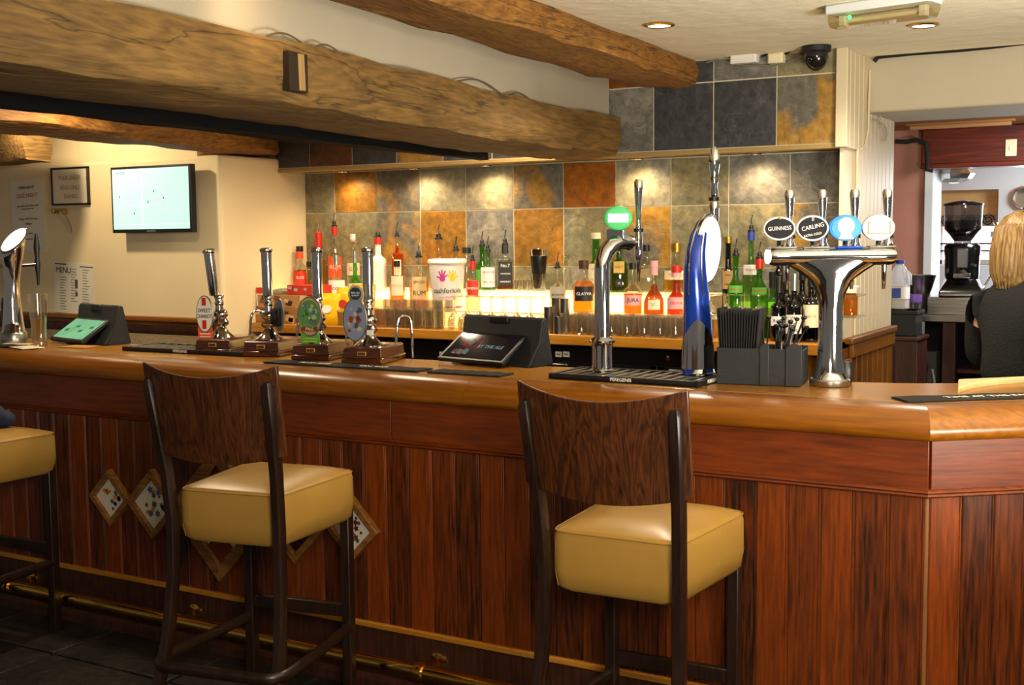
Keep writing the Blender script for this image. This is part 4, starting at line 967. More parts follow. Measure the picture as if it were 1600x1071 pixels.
MB().lathe([(.012, 0), (.015, .01), (.011, .04), (.014, .05), (.011, .06), (.018, .10), (.019, .125), (.014, .155), (.006, .168), (0, .17)], 18, cap=False).build('tap_handle', M_chrome, bt, smooth=True, loc=(.048, .14, .585))
# four-way T tower
q = atZ(1292, 604, BT); tt = empty('tee_tap_tower', (q.x, q.y+.03, BT), math.radians(30), label='chrome T-shaped tap tower carrying four oval beer badges', cat='beer tap')
rings = []
for z, a_, b_ in ((0, .058, .056), (.012, .058, .056), (.016, .054, .052), (.045, .046, .044), (.09, .039, .038), (.18, .036, .035), (.25, .037, .036), (.29, .045, .038), (.33, .066, .040), (.36, .108, .041), (.385, .150, .041), (.397, .168, .040)):
    rings.append([(a_*math.cos(t), b_*math.sin(t), z) for t in [2*PI*i/32 for i in range(32)]])
MB().loft(rings).build('column', M_chrome, tt, smooth=True)
MB().lathe([(.061, 0), (.063, .004), (.063, .018), (.059, .022)], 32).build('base_ring', M_steel, tt, smooth=True)
rings = []
for x, s_ in ((-.197, .6), (-.193, .85), (-.18, 1), (-.1, 1), (0, 1), (.1, 1), (.18, 1), (.193, .85), (.197, .6)):
    rings.append([(x, .040*s_*math.cos(t), .405+.029*s_*math.sin(t)) for t in [2*PI*i/24 for i in range(24)]])
MB().loft(rings).build('cross_bar', M_chrome, tt, smooth=True)
MB().lathe([(.016, 0), (.020, .01), (.021, .05), (.014, .07), (0, .072)], 14, cap=False).build('black_knob', M_black, tt, smooth=True, loc=(.062, .035, .0))
e_ = MB(); disc(e_, 1, -.004, .004, RZ(-PI/2), sx=.028, sz=.022); e_.build('end_lens', M_lens, tt, loc=(-.199, 0, .405))
for k in range(4):
    xk = -.153+.102*k; MB().box(xk-.042, xk+.042, -.026, .012, .430, .436).build('top_plate', (M_steel, M_steel, mat('blue_plate', '#2850c0', .3), M_steel)[k], tt, bevel=.003)
    xh = xk+.030
    MB().lathe([(.015, 0), (.017, .008), (.013, .016), (.012, .035)], 16).build('tap_body', M_chrome, tt, smooth=True, loc=(xh, .03, .432))
    MB().lathe([(.017, 0), (.017, .012)], 16).build('collar_ring', M_black, tt, smooth=True, loc=(xh, .03, .460))
    tap_handle(tt, (xh, .035, .472), .140, -.05); nozzle(tt, (xh, .065, .375), .075)
    MB().tube([(xh, .03, .45), (xh, .06, .44), (xh, .066, .40)], .009, 8).build('tap_stem', M_chrome, tt, smooth=True)
    MB().tube([(xk-.012, -.01, .432), (xk-.012, -.018, .470)], .008, 8).build('badge_post', M_chrome, tt, smooth=True)
M_bk = mat('badge_black', '#08080c', .55, spec=.2); M_bb = mat('badge_blue', '#2a86dc', .3, emit=.12, emitcol='#2a86dc'); M_bw = mat('badge_white', '#fbf8f4', .25, emit=.3, emitcol='#fffaf4')
rim_w = mat('badge_rim', '#e8e8ea', .2, .3)
def harp(o):
    MB().lathe([(.0, .036), (.004, .034), (.003, .028)], 8, T(0, -.0115, 0), cap=False).build('badge_emblem', M_gold, o)
def bl_x(o):
    d1 = MB(); disc(d1, .026, -.0125, -.0105, c=(0, .006)); d1.prism([(-.024, -.034), (.024, -.034), (.014, -.016), (-.014, -.016)], -.0125, -.0105, axis='Y'); d1.build('badge_emblem', M_whitep, o)
    d2 = MB(); disc(d2, .010, -.0135, -.0125, sx=.6, c=(0, .006)); d2.build('badge_emblem', mat('badge_pale_blue', '#8cc0f0', .4), o)
def w_x(o):
    m_ = MB().box(-.036, .036, -.0122, -.0105, -.020, -.016); m_.box(-.036, -.031, -.0122, -.0105, -.018, .016).box(.031, .036, -.0122, -.0105, -.018, .016).box(-.036, -.022, -.0122, -.0105, .013, .017).box(.022, .036, -.0122, -.0105, .013, .017); m_.build('badge_emblem', mat('badge_orange', '#e87850', .5), o)
    lettering('ALE', .022, mat('badge_pink', '#f0c4b4', .5), o, (0, -.0114, 0))
args = (([('GUINNESS', .0172, .0, M_whitep, .06)], M_bk, harp), ([('CARLING', .0185, .004, M_whitep, .22), ('EXTRA COLD', .010, -.020, M_whitep, .2), ('II', .018, .028, M_whitep, 0)], M_bk, None), (None, M_bb, bl_x), (None, M_bw, w_x))
for k, (tx, fm, ex_) in enumerate(args):
    badge(tt, (-.168+.102*k, -.02, .492), .101, .080 if k else .074, rim_w if k != 2 else M_bb, fm, 0, tx, extra=ex_)
# chrome flared tower at the far left
q = atZ(22, 536, BT); ft = empty('flared_tap_tower', (q.x, q.y, BT), face(q), label='waisted chrome tap tower with a slanted white lens at the far left', cat='beer tap')
rings = []
for x, z, a_, sl in ((0, 0, .058, 0), (0, .05, .056, 0), (0, .056, .051, 0), (.0, .10, .046, 0), (.0, .20, .037, 0), (.002, .28, .035, 0), (.006, .35, .040, .0), (.010, .40, .050, .25), (.014, .445, .058, .62), (.016, .47, .059, .72)):
    rings.append([(x+a_*math.cos(t), a_*math.sin(t), z+sl*a_*(math.cos(t)+.9*math.sin(t))) for t in [2*PI*i/28 for i in range(28)]])
MB().loft(rings).build('column', M_chrome, ft, smooth=True)
MB().loft([[(.018+.059*k*math.cos(t), .059*k*math.sin(t), .471+.72*.059*k*(math.cos(t)+.9*math.sin(t))+dz) for t in [2*PI*i/28 for i in range(28)]] for k, dz in ((1.04, -.004), (1.04, .004), (.94, .008))]).build('lens_rim', M_chrome, ft, smooth=True)
MB().loft([[(.018+.059*k*math.cos(t), .059*k*math.sin(t), .479+.72*.059*k*(math.cos(t)+.9*math.sin(t))+dz) for t in [2*PI*i/28 for i in range(28)]] for k, dz in ((.93, .0), (.80, .005))]).build('lens', M_lens, ft, smooth=True)
MB().lathe([(.060, 0), (.061, .01), (.061, .045), (.058, .05)], 28).build('base_ring', M_steel, ft, smooth=True)
MB().tube([(.045, .04, .36), (.105, .075, .362)], .010, 10).build('tap_stem', M_chrome, ft, smooth=True)
MB().lathe([(.005, -.10), (.008, -.06), (.013, -.012), (.014, .01), (.010, .03), (.015, .075), (.012, .11), (.006, .145), (0, .147)], 14, cap=False).build('tap_handle', M_black, ft, smooth=True, loc=(.118, .08, .362))
MB().tube([(-.03, .03, .355), (-.065, .05, .36)], .010, 10).build('tap_stem', M_chrome, ft, smooth=True)
tap_handle(ft, (-.072, .05, .37), .21); nozzle(ft, (-.072, .05, .34), .09)
# pint glass with lager and other small things at the left end
def pint(loc, label):
    t = empty('pint_glass', loc, label=label, cat='glass')
    MB().lathe([(.0, .003), (.030, .003), (.033, .0), (.034, .012), (.031, .03), (.0335, .10), (.038, .17), (.043, .235), (.0415, .236), (.0365, .17), (.032, .10), (.0285, .03), (0, .022)], 28, cap=False).build('bowl', M_glass, t, smooth=True)
    MB().lathe([(0, .024), (.0278, .031), (.031, .10), (.0325, .125), (0, .126)], 28, cap=False).build('lager', M_beer, t, smooth=True)
    return t
q = atZ(62, 542, BT); pint((q.x, q.y, BT), 'tall glass one third full of golden lager')
q = atZ(5, 522, BT); gb = empty('dark_tumbler', (q.x, q.y+.05, BT), label='dark brown bottle half cut off at the left edge', cat='bottle')
MB().lathe([(.04, 0), (.045, .01), (.045, .16), (.04, .18), (.036, .182)], 24).build('body', M_glassbr, gb, smooth=True)
MB().lathe([(.0455, .09), (.0455, .155)], 24, cap=False).build('label_band', M_black, gb, smooth=True)
for k, (x, y, rz, lb) in enumerate(((14, 538, .4, 'cream folded paper lying by the foot of the left tap tower'), (36, 541, -.3, 'second cream paper slip on the left end of the bar'), (118, 541, .1, 'tan beer mat lying in front of the green till screen'))):
    q = atZ(x, y, BT+.006*(1+k % 2)); m_ = MB().box(-.075, .075, -.05, .05, 0, .0025).box(-.06, .06, -.035, .042, .0025, .004)
    tag(m_.build('paper_slip' if k < 2 else 'beer_mat', M_cream_label if k < 2 else mat('tan_card', '#b07a38', .7), bevel=.001, loc=(q.x, q.y+.02, BT+(.0035 if k == 1 else .0005)), rotz=rz), lb, 'paper' if k < 2 else 'beer mat')
# black bar caddy with napkins and straws
q = atZ(1120, 600, BT); cd = empty('bar_caddy', (q.x, q.y, BT), math.radians(9), label='black plastic bar caddy holding napkins, straws and stirrers', cat='caddy')
WC, DC, HC = .262, .165, .116
cb_ = MB()
for a, b, c0, d0, hh in ((0, WC, 0, .004, HC), (0, WC, DC-.004, DC, HC), (0, .004, 0, DC, HC), (WC-.004, WC, 0, DC, HC*.94), (.125, .129, 0, DC, HC*.9)): cb_.box(a, b, c0, d0, 0, hh)
cb_.box(0, WC, 0, DC, 0, .004); cb_.build('bin', M_blackm, cd, bevel=.002)
for x0, x1 in ((.135, .165), (.215, WC+.004)): MB().prism([(x0, 0), (x1, 0), (x1, HC+.012), ((x0+x1)/2, HC+.02), (x0, HC+.006)], -.004, .001, axis='Y').build('corner_rib', M_blackm, cd, bevel=.003)
M_nap = mat('black_napkin', '#0e0e10', .9)
rr = random.Random(2)
for k in range(16):
    x = .01+k*.0066; lean = (k-7)*.010
    MB().box(0, .0035, .02, DC-.03, .006, .235+rr.uniform(-.006, .006), T(x, 0, 0) @ RY(lean)).build('napkin', M_nap, cd)
mb_ = MB()
for k in range(22):
    x, y_ = rr.uniform(.138, .205), rr.uniform(.03, DC-.03); lx, ly = rr.uniform(-.02, .075), rr.uniform(-.03, .05); h_ = rr.uniform(.17, .215)
    MB().tube([(x, y_, .006), (x+lx*.5, y_+ly*.5, h_*.6), (x+lx, y_+ly, h_)], .0028, 6).build('straw', M_black if k % 4 else M_steel, cd, smooth=True)
    MB().sphere((x+lx, y_+ly, h_), .0085, 8, 6, sc=(1, 1, .8)).build('stirrer_knob', M_black, cd, smooth=True)
# ================================================================ THE BACK COUNTER
BZ = 1.115
bk = empty('back_counter', (-3.08, 5.09, 0), label='long light oak counter under the slate tiled wall', cat='counter')
BKO = T(3.08, -5.09, 0)
MB().box(-4.685, PX, 5.09, WY, BZ-.05, BZ, BKO).build('worktop', M_oakcounter, bk, bevel=.005)
for k in range(8):
    MB().box(0, .088, 0, .015, 0, 1.05).build('board', M_wains, bk, bevel=.003, loc=(-4.68+.09*k+3.08, .03, 0))
for xa in (-3.935, -2.94, -1.56):
    MB().box(xa-.022, xa+.022, 5.10, 5.55, 0, BZ-.05, BKO).build('upright', M_oakcounter, bk, bevel=.003)
MB().box(-4.68, PX-.02, 5.56, 5.58, 0, BZ-.05, BKO).build('back_panel', M_black, bk)
# lit two-tier bottle step
stp = empty('lit_bottle_step', (-3.2, 5.4, BZ), label='two-tier lit step glowing warm white under the spirit bottles', cat='shelf')
SO = T(3.2, -5.4, -BZ); XL, XR = -4.67, -1.79
XU = atY(1108, 470, 5.385).x
MB().box(XL, XU, 5.385, 5.395, 1.205, 1.292, SO).build('lit_riser', M_lightbox, stp)
MB().box(XU, XR, 5.57, 5.58, 1.205, 1.262, SO).build('lit_back_panel', M_lightbox, stp)
MB().box(XL, XU, 5.38, WY-.005, 1.292, 1.302, SO).build('upper_shelf', mat('lit_frosted_shelf', '#f6edd0', .3, emit=.55, emitcol='#ffdf9a'), stp, bevel=.002)
MB().box(XU, XR, 5.385, 5.585, 1.195, 1.204, SO).build('lower_shelf', mat('white_shelf', '#f4ecd8', .3), stp)
MB().box(XL, XR, 5.245, 5.385, 1.195, 1.204, SO).build('lower_shelf', mat('white_shelf', '#f4ecd8', .3), stp, bevel=.002)
XM = atY(874, 495, 5.25).x
MB().box(XM, XR, 5.25, 5.262, BZ, 1.195, SO).build('wood_riser', M_oakcounter, stp)
XG = atY(694, 495, 5.25).x
MB().box(XG, XM, 5.25, 5.262, BZ, 1.195, SO).build('lit_riser', M_lightbox, stp)
MB().box(XL, XG, 5.25, 5.262, BZ, 1.195, SO).build('wood_riser', M_oakcounter, stp)
MB().box(XL, XR, 5.396, WY-.01, BZ, 1.195, SO).build('core', M_oak, stp)
for xx in (XL, XR-.01): MB().box(xx, xx+.01, 5.26, WY-.006, BZ, 1.203, SO).build('side_panel', M_oak, stp)

M_foil = mat('silver_foil', '#b8b8b4', .3, .9); M_cork = mat('cork', '#a8824c', .8); M_blackcap = mat('black_cap', '#121210', .45); M_redcap = mat('red_cap', '#c02418', .4)
M_goldcap = mat('gold_cap', '#b08c3c', .3, .8); M_blue = mat('blue_print', '#1c3c98', .5); M_pinkp = mat('pink_print', '#e0a0a0', .6); M_blackl = mat('black_label', '#141210', .5)
TIER = {'hi': (1.302, 5.475), 'lo': (1.204, 5.315), 'ct': (BZ, 5.17)}
def px_scale(p): return FPX/(fw.x*p.x+fw.y*p.y+fw.z*(p.z-H))
def bottle(x, ytop, tier, wpx, label, gl, liq=None, fill=.6, neck=.30, nh=.34, cap=None, pour=False, lab=None, sq=2.0, neckband=None, group=None, dy=0.0, shoulder=.14, cat='bottle', taper=1.0, rows_=()):
    z, Y = TIER[tier]; Y += dy
    p = atY(x, ytop, Y); s = px_scale(Vector((p.x, Y, z+.1))); R = wpx/2/s; Ht = p.z-z
    capH = 0.0 if cap is None else (.028 if not pour else .03); 
    if pour: Ht -= .045
    Hg = Ht-capH*.8
    t = empty('bottle', (p.x, Y, z), face((p.x, Y)), label=label, cat=cat, group=group)
    zb = Hg*(1-nh-shoulder); zs = Hg*(1-nh); rn = max(.0115, R*neck)
    prof = [(R*.9*taper, 0), (R*.98*taper, .004), (R*taper, .010), (R, zb)]+[(R+(rn-R)*(1-math.cos(PI*q/6))/2, zb+(zs-zb)*q/6) for q in range(1, 7)]+[(rn*.96, (zs+Hg)/2), (rn*.95, Hg-.014), (rn*1.2, Hg-.012), (rn*1.2, Hg-.002), (rn, Hg)]
    n = 24 if sq == 2.0 else 32
    def ex_ring(pr, m, nm, par, cap_=True, k=1.0):
        return MB().lathe([(r*k, zz) for r, zz in pr], n, None, cap_, None, sq, .5 if sq != 2 else 0).build(nm, m, par, smooth=True)
    ex_ring(prof, gl, 'glass', t)
    if liq:
        zt = Hg*fill; ip = [(r*.93, max(.006, zz)) for r, zz in prof if zz < zt]
        def rad(zz):
            for (r0, a), (r1, b) in zip(prof, prof[1:]):
                if a <= zz <= b and b > a: return r0+(r1-r0)*(zz-a)/(b-a)
            return rn
        ip.append((rad(zt)*.93, zt)); ex_ring(ip, liq, 'spirit', t)
    if neckband: ex_ring([(rn*1.28, Hg-neckband[1]), (rn*1.24, Hg-.004)], neckband[0], 'neck_foil', t, False)
    if cap: MB().lathe([(rn*1.32, Hg-.008), (rn*1.34, Hg-.004), (rn*1.30, Hg+capH*.8), (rn*1.1, Hg+capH*.82)], 18).build('cap', cap, t, smooth=True)
    if pour:
        q = MB().lathe([(rn*1.22, Hg-.004), (rn*1.22, Hg+.004), (rn*.8, Hg+.008), (rn*.75, Hg+.024), (rn*.4, Hg+.03)], 14).build('pourer', M_blackcap if cap is None else cap, t, smooth=True)
        MB().tube([(0, 0, Hg+.026), (0, 0, Hg+.048), (.006, 0, Hg+.075)], .0032, 6).build('spout', M_chrome, q, smooth=True)
    for L_ in ([lab] if lab else [])+list(rows_):
        z0, z1, lm, words, tm = L_[:5]; w_ = L_[5] if len(L_) > 5 else 1.0
        z0 *= Hg; z1 *= Hg
        if sq == 2.0:
            k = 13; aw = 1.15*w_; vs = [(R*1.012*math.sin(-aw+2*aw*i/(k-1)), -R*1.012*math.cos(-aw+2*aw*i/(k-1)), zz) for zz in (z0, z1) for i in range(k)]
            lo_ = MB().add(vs, [(i, i+1, k+i+1, k+i) for i in range(k-1)]).build('paper_label', lm, t, smooth=True)
            if words:
                for wi, wd in enumerate(words.split('|')):
                    nw = len(words.split('|')); sz = min(.6*(z1-z0)/nw, 2.3*R/max(3, len(wd)))
                    lettering(wd, sz, tm, lo_, (0, 0, z1-(z1-z0)*(wi+.5)/nw), bend=R*1.02)
        else:
            hw = R*.80*w_
            lo_ = MB().box(-hw, hw, -R*1.0-.0012, -R*.98, z0, z1).build('paper_label', lm, t, bevel=.001)
            if words:
                for wi, wd in enumerate(words.split('|')):
                    nw = len(words.split('|')); sz = min(.6*(z1-z0)/nw, 2.6*hw/max(3, len(wd)))
                    lettering(wd, sz, tm, lo_, (0, -R*1.0-.0018, z1-(z1-z0)*(wi+.5)/nw))
    return t
B = bottle
B(468, 385, 'hi', 20, 'clear bottle with orange-red neck and red label, leftmost by the cream wall', M_glassb, M_orl, .45, neckband=(M_orangep, .05), cap=M_blackcap, lab=(.08, .42, M_red, 'SLOE', M_whitep), neck=.42)
B(483, 409, 'hi', 15, 'small dark-capped clear bottle beside the leftmost red-labelled bottle', M_glassb, M_yel, .3, cap=M_blackcap, dy=.03, neck=.45)
B(497, 352, 'hi', 22, 'tall yellow liqueur bottle with red neck behind the third pump handle', M_glassb, M_yel, .8, pour=True, cap=M_redcap, neckband=(M_redcap, .07), neck=.4, nh=.36, dy=.03)
B(522, 341, 'hi', 24, 'clear bottle with bright red neck and white label, topped by a steel pourer', M_glassb, M_clearl, .7, pour=True, neckband=(M_redcap, .05), lab=(.15, .5, M_orangep, 'RUM', M_whitep, .9), dy=.04)
B(525, 399, 'lo', 27, 'clear bottle with silver neck and white and blue label in front of the red-necked one', M_glassb, M_clearl, .6, cap=M_foil, neckband=(M_foil, .03), lab=(.2, .56, M_whitep, 'VODKA', M_blue), rows_=((.1, .2, M_blue, None, None),), shoulder=.2)
B(551, 366, 'hi', 22, 'clear bottle with a white and red screw cap behind the green one', M_glassb, M_clearl, .6, cap=M_whitep, neckband=(M_pinkp, .02), lab=(.25, .5, M_cream_label, 'GIN', M_red))
B(554, 393, 'lo', 22, 'green glass bottle with silver neck and cream red-printed label', M_glassg, M_yel, .28, cap=M_foil, neckband=(M_foil, .04), lab=(.2, .46, M_cream_label, 'PERNOD|ABSINTHE', M_red), shoulder=.22)
B(590, 358, 'hi', 25, 'white opaque rum bottle with a red neck behind the fourth pump handle', mat('white_enamel_bottle', '#efece2', .3), None, cap=None, pour=True, neckband=(M_redcap, .04), neck=.38, shoulder=.12)
B(620, 356, 'hi', 20, 'square bottle of orange-red spirit with a round cream label', M_glassb, M_orl, .82, pour=True, sq=6, nh=.3, shoulder=.06, lab=(.25, .55, M_cream_label, 'PINK', M_red, .7))
B(620, 408, 'lo', 25, 'short bottle of orange spirit with a shield label among the glasses', M_glassb, M_orl, .5, cap=M_blackcap, lab=(.3, .75, M_cream_label, 'PEACH', M_pinkp, .7), shoulder=.2, nh=.3)
B(654, 388, 'lo', 31, 'clear bottle of amber rum printed with a standing figure', M_glassb, M_amber, .62, pour=True, lab=(.2, .62, mat('label_buff', '#e0c48c', .6), 'SPICED|RUM', mat('brown_print', '#4a2410', .5), .7), shoulder=.2, nh=.3)
B(685, 360, 'hi', 34, 'clear bottle with dark pourer rising behind the white charity bucket', M_glassb, M_clearl, .6, pour=True, shoulder=.2)
B(712, 378, 'hi', 22, 'bottle with slim dark pourer just right of the charity bucket lid', M_glassb, M_amber, .5, pour=True, neck=.4)
B(729, 387, 'hi', 17, 'tall clear bottle with a square black cap beside the bucket', M_glassb, M_clearl, .7, cap=M_blackcap, neck=.6, nh=.2)
B(738, 393, 'lo', 22, 'clear vodka bottle with red neck foil and red shield label', M_glassb, M_clearl, .6, pour=True, neckband=(M_redcap, .05), lab=(.28, .60, M_red, 'VODKA', M_whitep, .75))
B(753, 370, 'hi', 22, 'green gin bottle with a steel pourer and dark neck', M_glassg, M_clearl, .5, pour=True, lab=(.15, .45, M_greenp, None, None), neck=.36, dy=.045)
B(762, 378, 'hi', 24, 'pale green gin bottle wearing a large white label', M_glasspg, M_clearl, .6, pour=True, lab=(.08, .58, M_whitep, 'LONDON|DRY GIN', M_red), dy=-.04, shoulder=.18)
B(789, 368, 'hi', 27, 'square whiskey bottle with black label and black neck', M_glassb, M_brownl, .12, pour=True, sq=6, neckband=(M_blackcap, .05), nh=.26, shoulder=.08, lab=(.10, .62, M_blackl, 'No.7|TENNESSEE|WHISKEY', M_whitep), rows_=())
B(912, 407, 'lo', 35, 'amber liqueur bottle with a black label reading GLAYVA', M_glassb, M_amber, .66, cap=mat('brown_cap', '#4a2c1c', .5), neckband=(mat('brown_cap', '#4a2c1c', .5), .02), lab=(.26, .56, M_blackl, 'GLAYVA', M_whitep, .8), shoulder=.26, nh=.2, neck=.34)
B(931, 364, 'hi', 26, 'tall green bottle with white cap and a long cream label', M_glassg, M_amber, .3, cap=M_cream_label, lab=(.12, .52, M_cream_label, 'SINGLE|MALT', M_gold), neck=.45, nh=.4)
B(967, 374, 'hi', 28, 'dark green triangular malt whisky bottle with a round gold label', M_glassg, M_amber, .5, cap=M_goldcap, sq=3.2, lab=(.40, .64, M_gold, 'MALT', M_blackl, .75), rows_=((.12, .26, M_blackl, '12', M_whitep, .5),), nh=.3)
B(989, 411, 'lo', 30, 'squat clear bottle of orange whisky with a white JURA label', M_glassb, M_orl, .44, cap=M_blackcap, lab=(.20, .42, M_pinkp, 'JURA', M_ink, .85), shoulder=.2, nh=.32, neck=.32)
B(1010, 383, 'hi', 27, 'square-shouldered clear bottle with dark cork and printed arch', M_glassb, M_clearl, .35, cap=M_blackcap, sq=5, lab=(.35, .56, mat('label_olive', '#8a7c54', .6), 'RESERVE', M_goldcap), nh=.3)
B(1022, 408, 'lo', 34, 'round-bellied brandy bottle with a pale pink capsule', M_glassb, M_brownl, .62, cap=M_pinkp, neckband=(M_pinkp, .045), lab=(.12, .32, M_cream_label, 'VS', M_gold, .5), shoulder=.38, nh=.38, neck=.28)
B(1057, 380, 'hi', 40, 'broad clear bottle with a copper-gold cap behind the red-ribboned one', M_glassb, M_yel, .4, cap=M_goldcap, neckband=(M_goldcap, .02), shoulder=.24, nh=.3, lab=(.3, .5, M_cream_label, 'TEQUILA', M_gold), dy=.03)
B(1057, 416, 'lo', 30, 'red liqueur bottle with ribboned neck and pink boxed label', M_glassb, M_redl, .8, cap=M_redcap, neckband=(M_pinkp, .03), lab=(.16, .42, M_pinkp, 'LIQUEUR', M_red), shoulder=.24, nh=.42, neck=.4)
B(1092, 398, 'hi', 20, 'pale yellow bottle half hidden by the glowing blue tap lens', M_glasspg, M_yel, .7, cap=M_greenp, neck=.4)
B(1138, 370, 'lo', 18, 'dark brown cream liqueur bottle with a gold cap', M_glassbr, None, cap=M_goldcap, lab=(.35, .6, mat('label_tan', '#b08a58', .6), 'IRISH|CREAM', M_blackl), neck=.5, dy=.20)
B(1150, 383, 'lo', 26, 'green vermouth bottle with dark neck, left of the clear one', M_glassg, M_clearl, .4, pour=True, lab=(.38, .50, M_greenp, 'MARTINI', M_red, .8), shoulder=.24, neck=.34, dy=.115)
B(1174, 346, 'lo', 25, 'tall clear vermouth bottle with blue neck and CINZANO label', M_glasspg, M_clearl, .6, pour=True, neckband=(M_blue, .045), lab=(.48, .60, M_whitep, 'CINZANO', M_red), shoulder=.2, neck=.36, dy=.20)
B(1187, 388, 'lo', 28, 'green vermouth bottle with red neck foil, right of the clear one', M_glassg, M_clearl, .4, pour=True, neckband=(M_redcap, .05), lab=(.38, .50, M_greenp, 'MARTINI', M_red, .8), shoulder=.24, neck=.34, dy=.115)
B(1219, 372, 'lo', 18, 'tall slim blue-black bottle at the right end of the step', M_glassbl, None, cap=M_foil, neck=.5, nh=.3, dy=.12)
WN = 'wine bottles at the counter end'
for k, (x, yt, w_, dy, g_, lab, lb) in enumerate((
    (1217, 432, 25, .02, M_glassdg, (.26, .42, M_whitep, 'ROSE', M_ink), 'dark wine bottle with a short white label, leftmost of the front three'),
    (1241, 428, 26, -.02, M_glassdg, (.14, .44, M_paper, 'VIN|DE|PAYS', M_ink), 'dark green wine bottle with a tall speckled white label in front'),
    (1268, 422, 26, .03, M_glassbr, (.22, .56, M_cream_label, 'OLIVE', M_gold), 'dark red wine bottle with a big cream label nearest the chrome tower'),
    (1229, 415, 24, .13, M_glassdg, None, 'unlabelled dark wine bottle behind the short white label'),
    (1254, 412, 24, .14, M_glassbr, None, 'unlabelled brown wine bottle behind the tall white label'),
    (1279, 412, 24, .15, M_glassdg, None, 'dark wine bottle half hidden behind the chrome tower'),
    (1207, 425, 22, .13, M_glassg, (.3, .5, M_yel, None, None), 'olive green wine bottle peeping out behind the stirrers'))):
    B(x, yt, 'ct', w_, lb, g_, None, cap=M_foil if k % 2 else M_blackcap, lab=lab, neckband=(M_foil if k % 2 else M_blackcap, .05), group=WN, dy=dy, neck=.36, nh=.32, shoulder=.12)
# bottle 870 and decanter
B(871, 404, 'lo', 26, 'clear bottle with a grey plaque label and red sides above the steel cups', M_glassb, M_redl, .24, pour=True, lab=(.22, .58, mat('grey_plaque', '#a8a08c', .5), 'BOURBON', M_ink), shoulder=.2, nh=.32)
p = atY(884, 440, 5.44); dcn = empty('decanter', (p.x, 5.44, 1.302), label='cut glass decanter with a round glass stopper', cat='decanter')
MB().lathe([(.028, 0), (.032, .006), (.032, .10), (.022, .115), (.014, .125), (.014, .14), (.018, .144)], 16).build('body', M_glassb, dcn, smooth=True)
MB().sphere((0, 0, .175), .022, 14, 9).build('stopper', M_glassb, dcn, smooth=True); MB().lathe([(.009, .135), (.009, .16)], 10).build('stopper_neck', M_glassb, dcn)
# shaker standing in a mixing glass, shot glasses
p = atY(842, 430, 5.46); s_ = px_scale(p)
mg = empty('mixing_glass', (p.x, 5.46, 1.302), label='plain mixing glass holding the black cocktail shaker', cat='glass')
MB().lathe([(.0, .004), (.032, .004), (.036, 0), (.037, .01), (.044, .088), (.0425, .088), (.0345, .012), (0, .010)], 24, cap=False).build('bowl', M_glass, mg, smooth=True)
sk = empty('cocktail_shaker', (p.x, 5.46, 1.318), label='black boston shaker tin with steel rim standing in a mixing glass', cat='shaker')
MB().lathe([(.026, 0), (.028, .004), (.0445, .165), (.0445, .168)], 28).build('tin', mat('black_coated_tin', '#101012', .3), sk, smooth=True)
MB().lathe([(.0445, .164), (.0455, .166), (.0465, .196), (.0475, .198), (.046, .199), (.0445, .168)], 28).build('rim', M_chrome, sk, smooth=True)
def glass_thing(name, label, prof, group):
    t = MB().lathe(prof, 18, cap=False).build(name, M_glass, smooth=True); return tag(t, label, 'glass', group)
HB = [(0, .006), (.024, .006), (.027, 0), (.0275, .01), (.034, .145), (.0325, .145), (.0265, .012), (0, .010)]
TB = [(0, .008), (.031, .008), (.034, 0), (.035, .01), (.039, .098), (.0375, .098), (.033, .014), (0, .014)]
WGL = [(.036, .165), (.037, .167), (.034, .170), (.006, .162), (.0042, .15), (.0042, .10), (.012, .088), (.030, .065), (.037, .035), (.034, .0), (.0325, .0), (.0355, .035), (.029, .063), (.010, .086), (0, .09)]
SH = [(0, .008), (.017, .008), (.019, 0), (.020, .006), (.024, .055), (.0228, .055), (.0185, .012), (0, .011)]
def grid(name, label, prof, group, x0px, x1px, ypx, Y0, z, step, rows_, stag=True, jit=.004, seed=1, parent=None):
    a, b = atY(x0px, ypx, Y0), atY(x1px, ypx, Y0); n = int((b.x-a.x)/step)+1; src = None; rr = random.Random(seed); c = 0
    for j in range(rows_):
        for i in range(n):
            x = a.x+i*step+(step/2 if stag and j % 2 else 0); y = Y0+j*step*.9
            loc = (x+rr.uniform(-jit, jit), y+rr.uniform(-jit, jit), z)
            lb = label+', '+ORD[i]+' from the left'+(' in the '+('front' if j == 0 else 'back')+' row' if rows_ > 1 else '')
            if src is None: src = glass_thing(name, lb, prof, group); src.location = loc
            else: o = src.copy(); COL.objects.link(o); o.location = loc; o['label'] = lb
            c += 1
    return c
n1 = grid('highball_glass', 'clear highball glass below the charity bucket', HB, 'highball glasses on the back counter', 594, 702, 500, 5.135, BZ+.001, .062, 2, seed=1)
n2 = grid('wine_glass', 'upturned wine glass behind the middle till', WGL, 'upturned wine glasses behind the till', 709, 846, 500, 5.14, BZ+.001, .074, 2, seed=2)
n3 = grid('tumbler', 'clear tumbler beside the swan neck tap', TB, 'tumblers on the back counter', 888, 1096, 500, 5.135, BZ+.001, .080, 2, seed=3)
n4 = grid('wine_goblet', 'upturned goblet above the black straws', [(r*.95, z*.62) for r, z in WGL], 'upturned goblets on the lit step', 1112, 1204, 470, 5.285, 1.205, .074, 1, seed=4)
n5 = grid('shot_glass', 'shot glass beside the black shaker', SH, 'shot glasses on the lit step', 808, 826, 440, 5.43, 1.303, .05, 2, seed=5, stag=False, jit=.001)
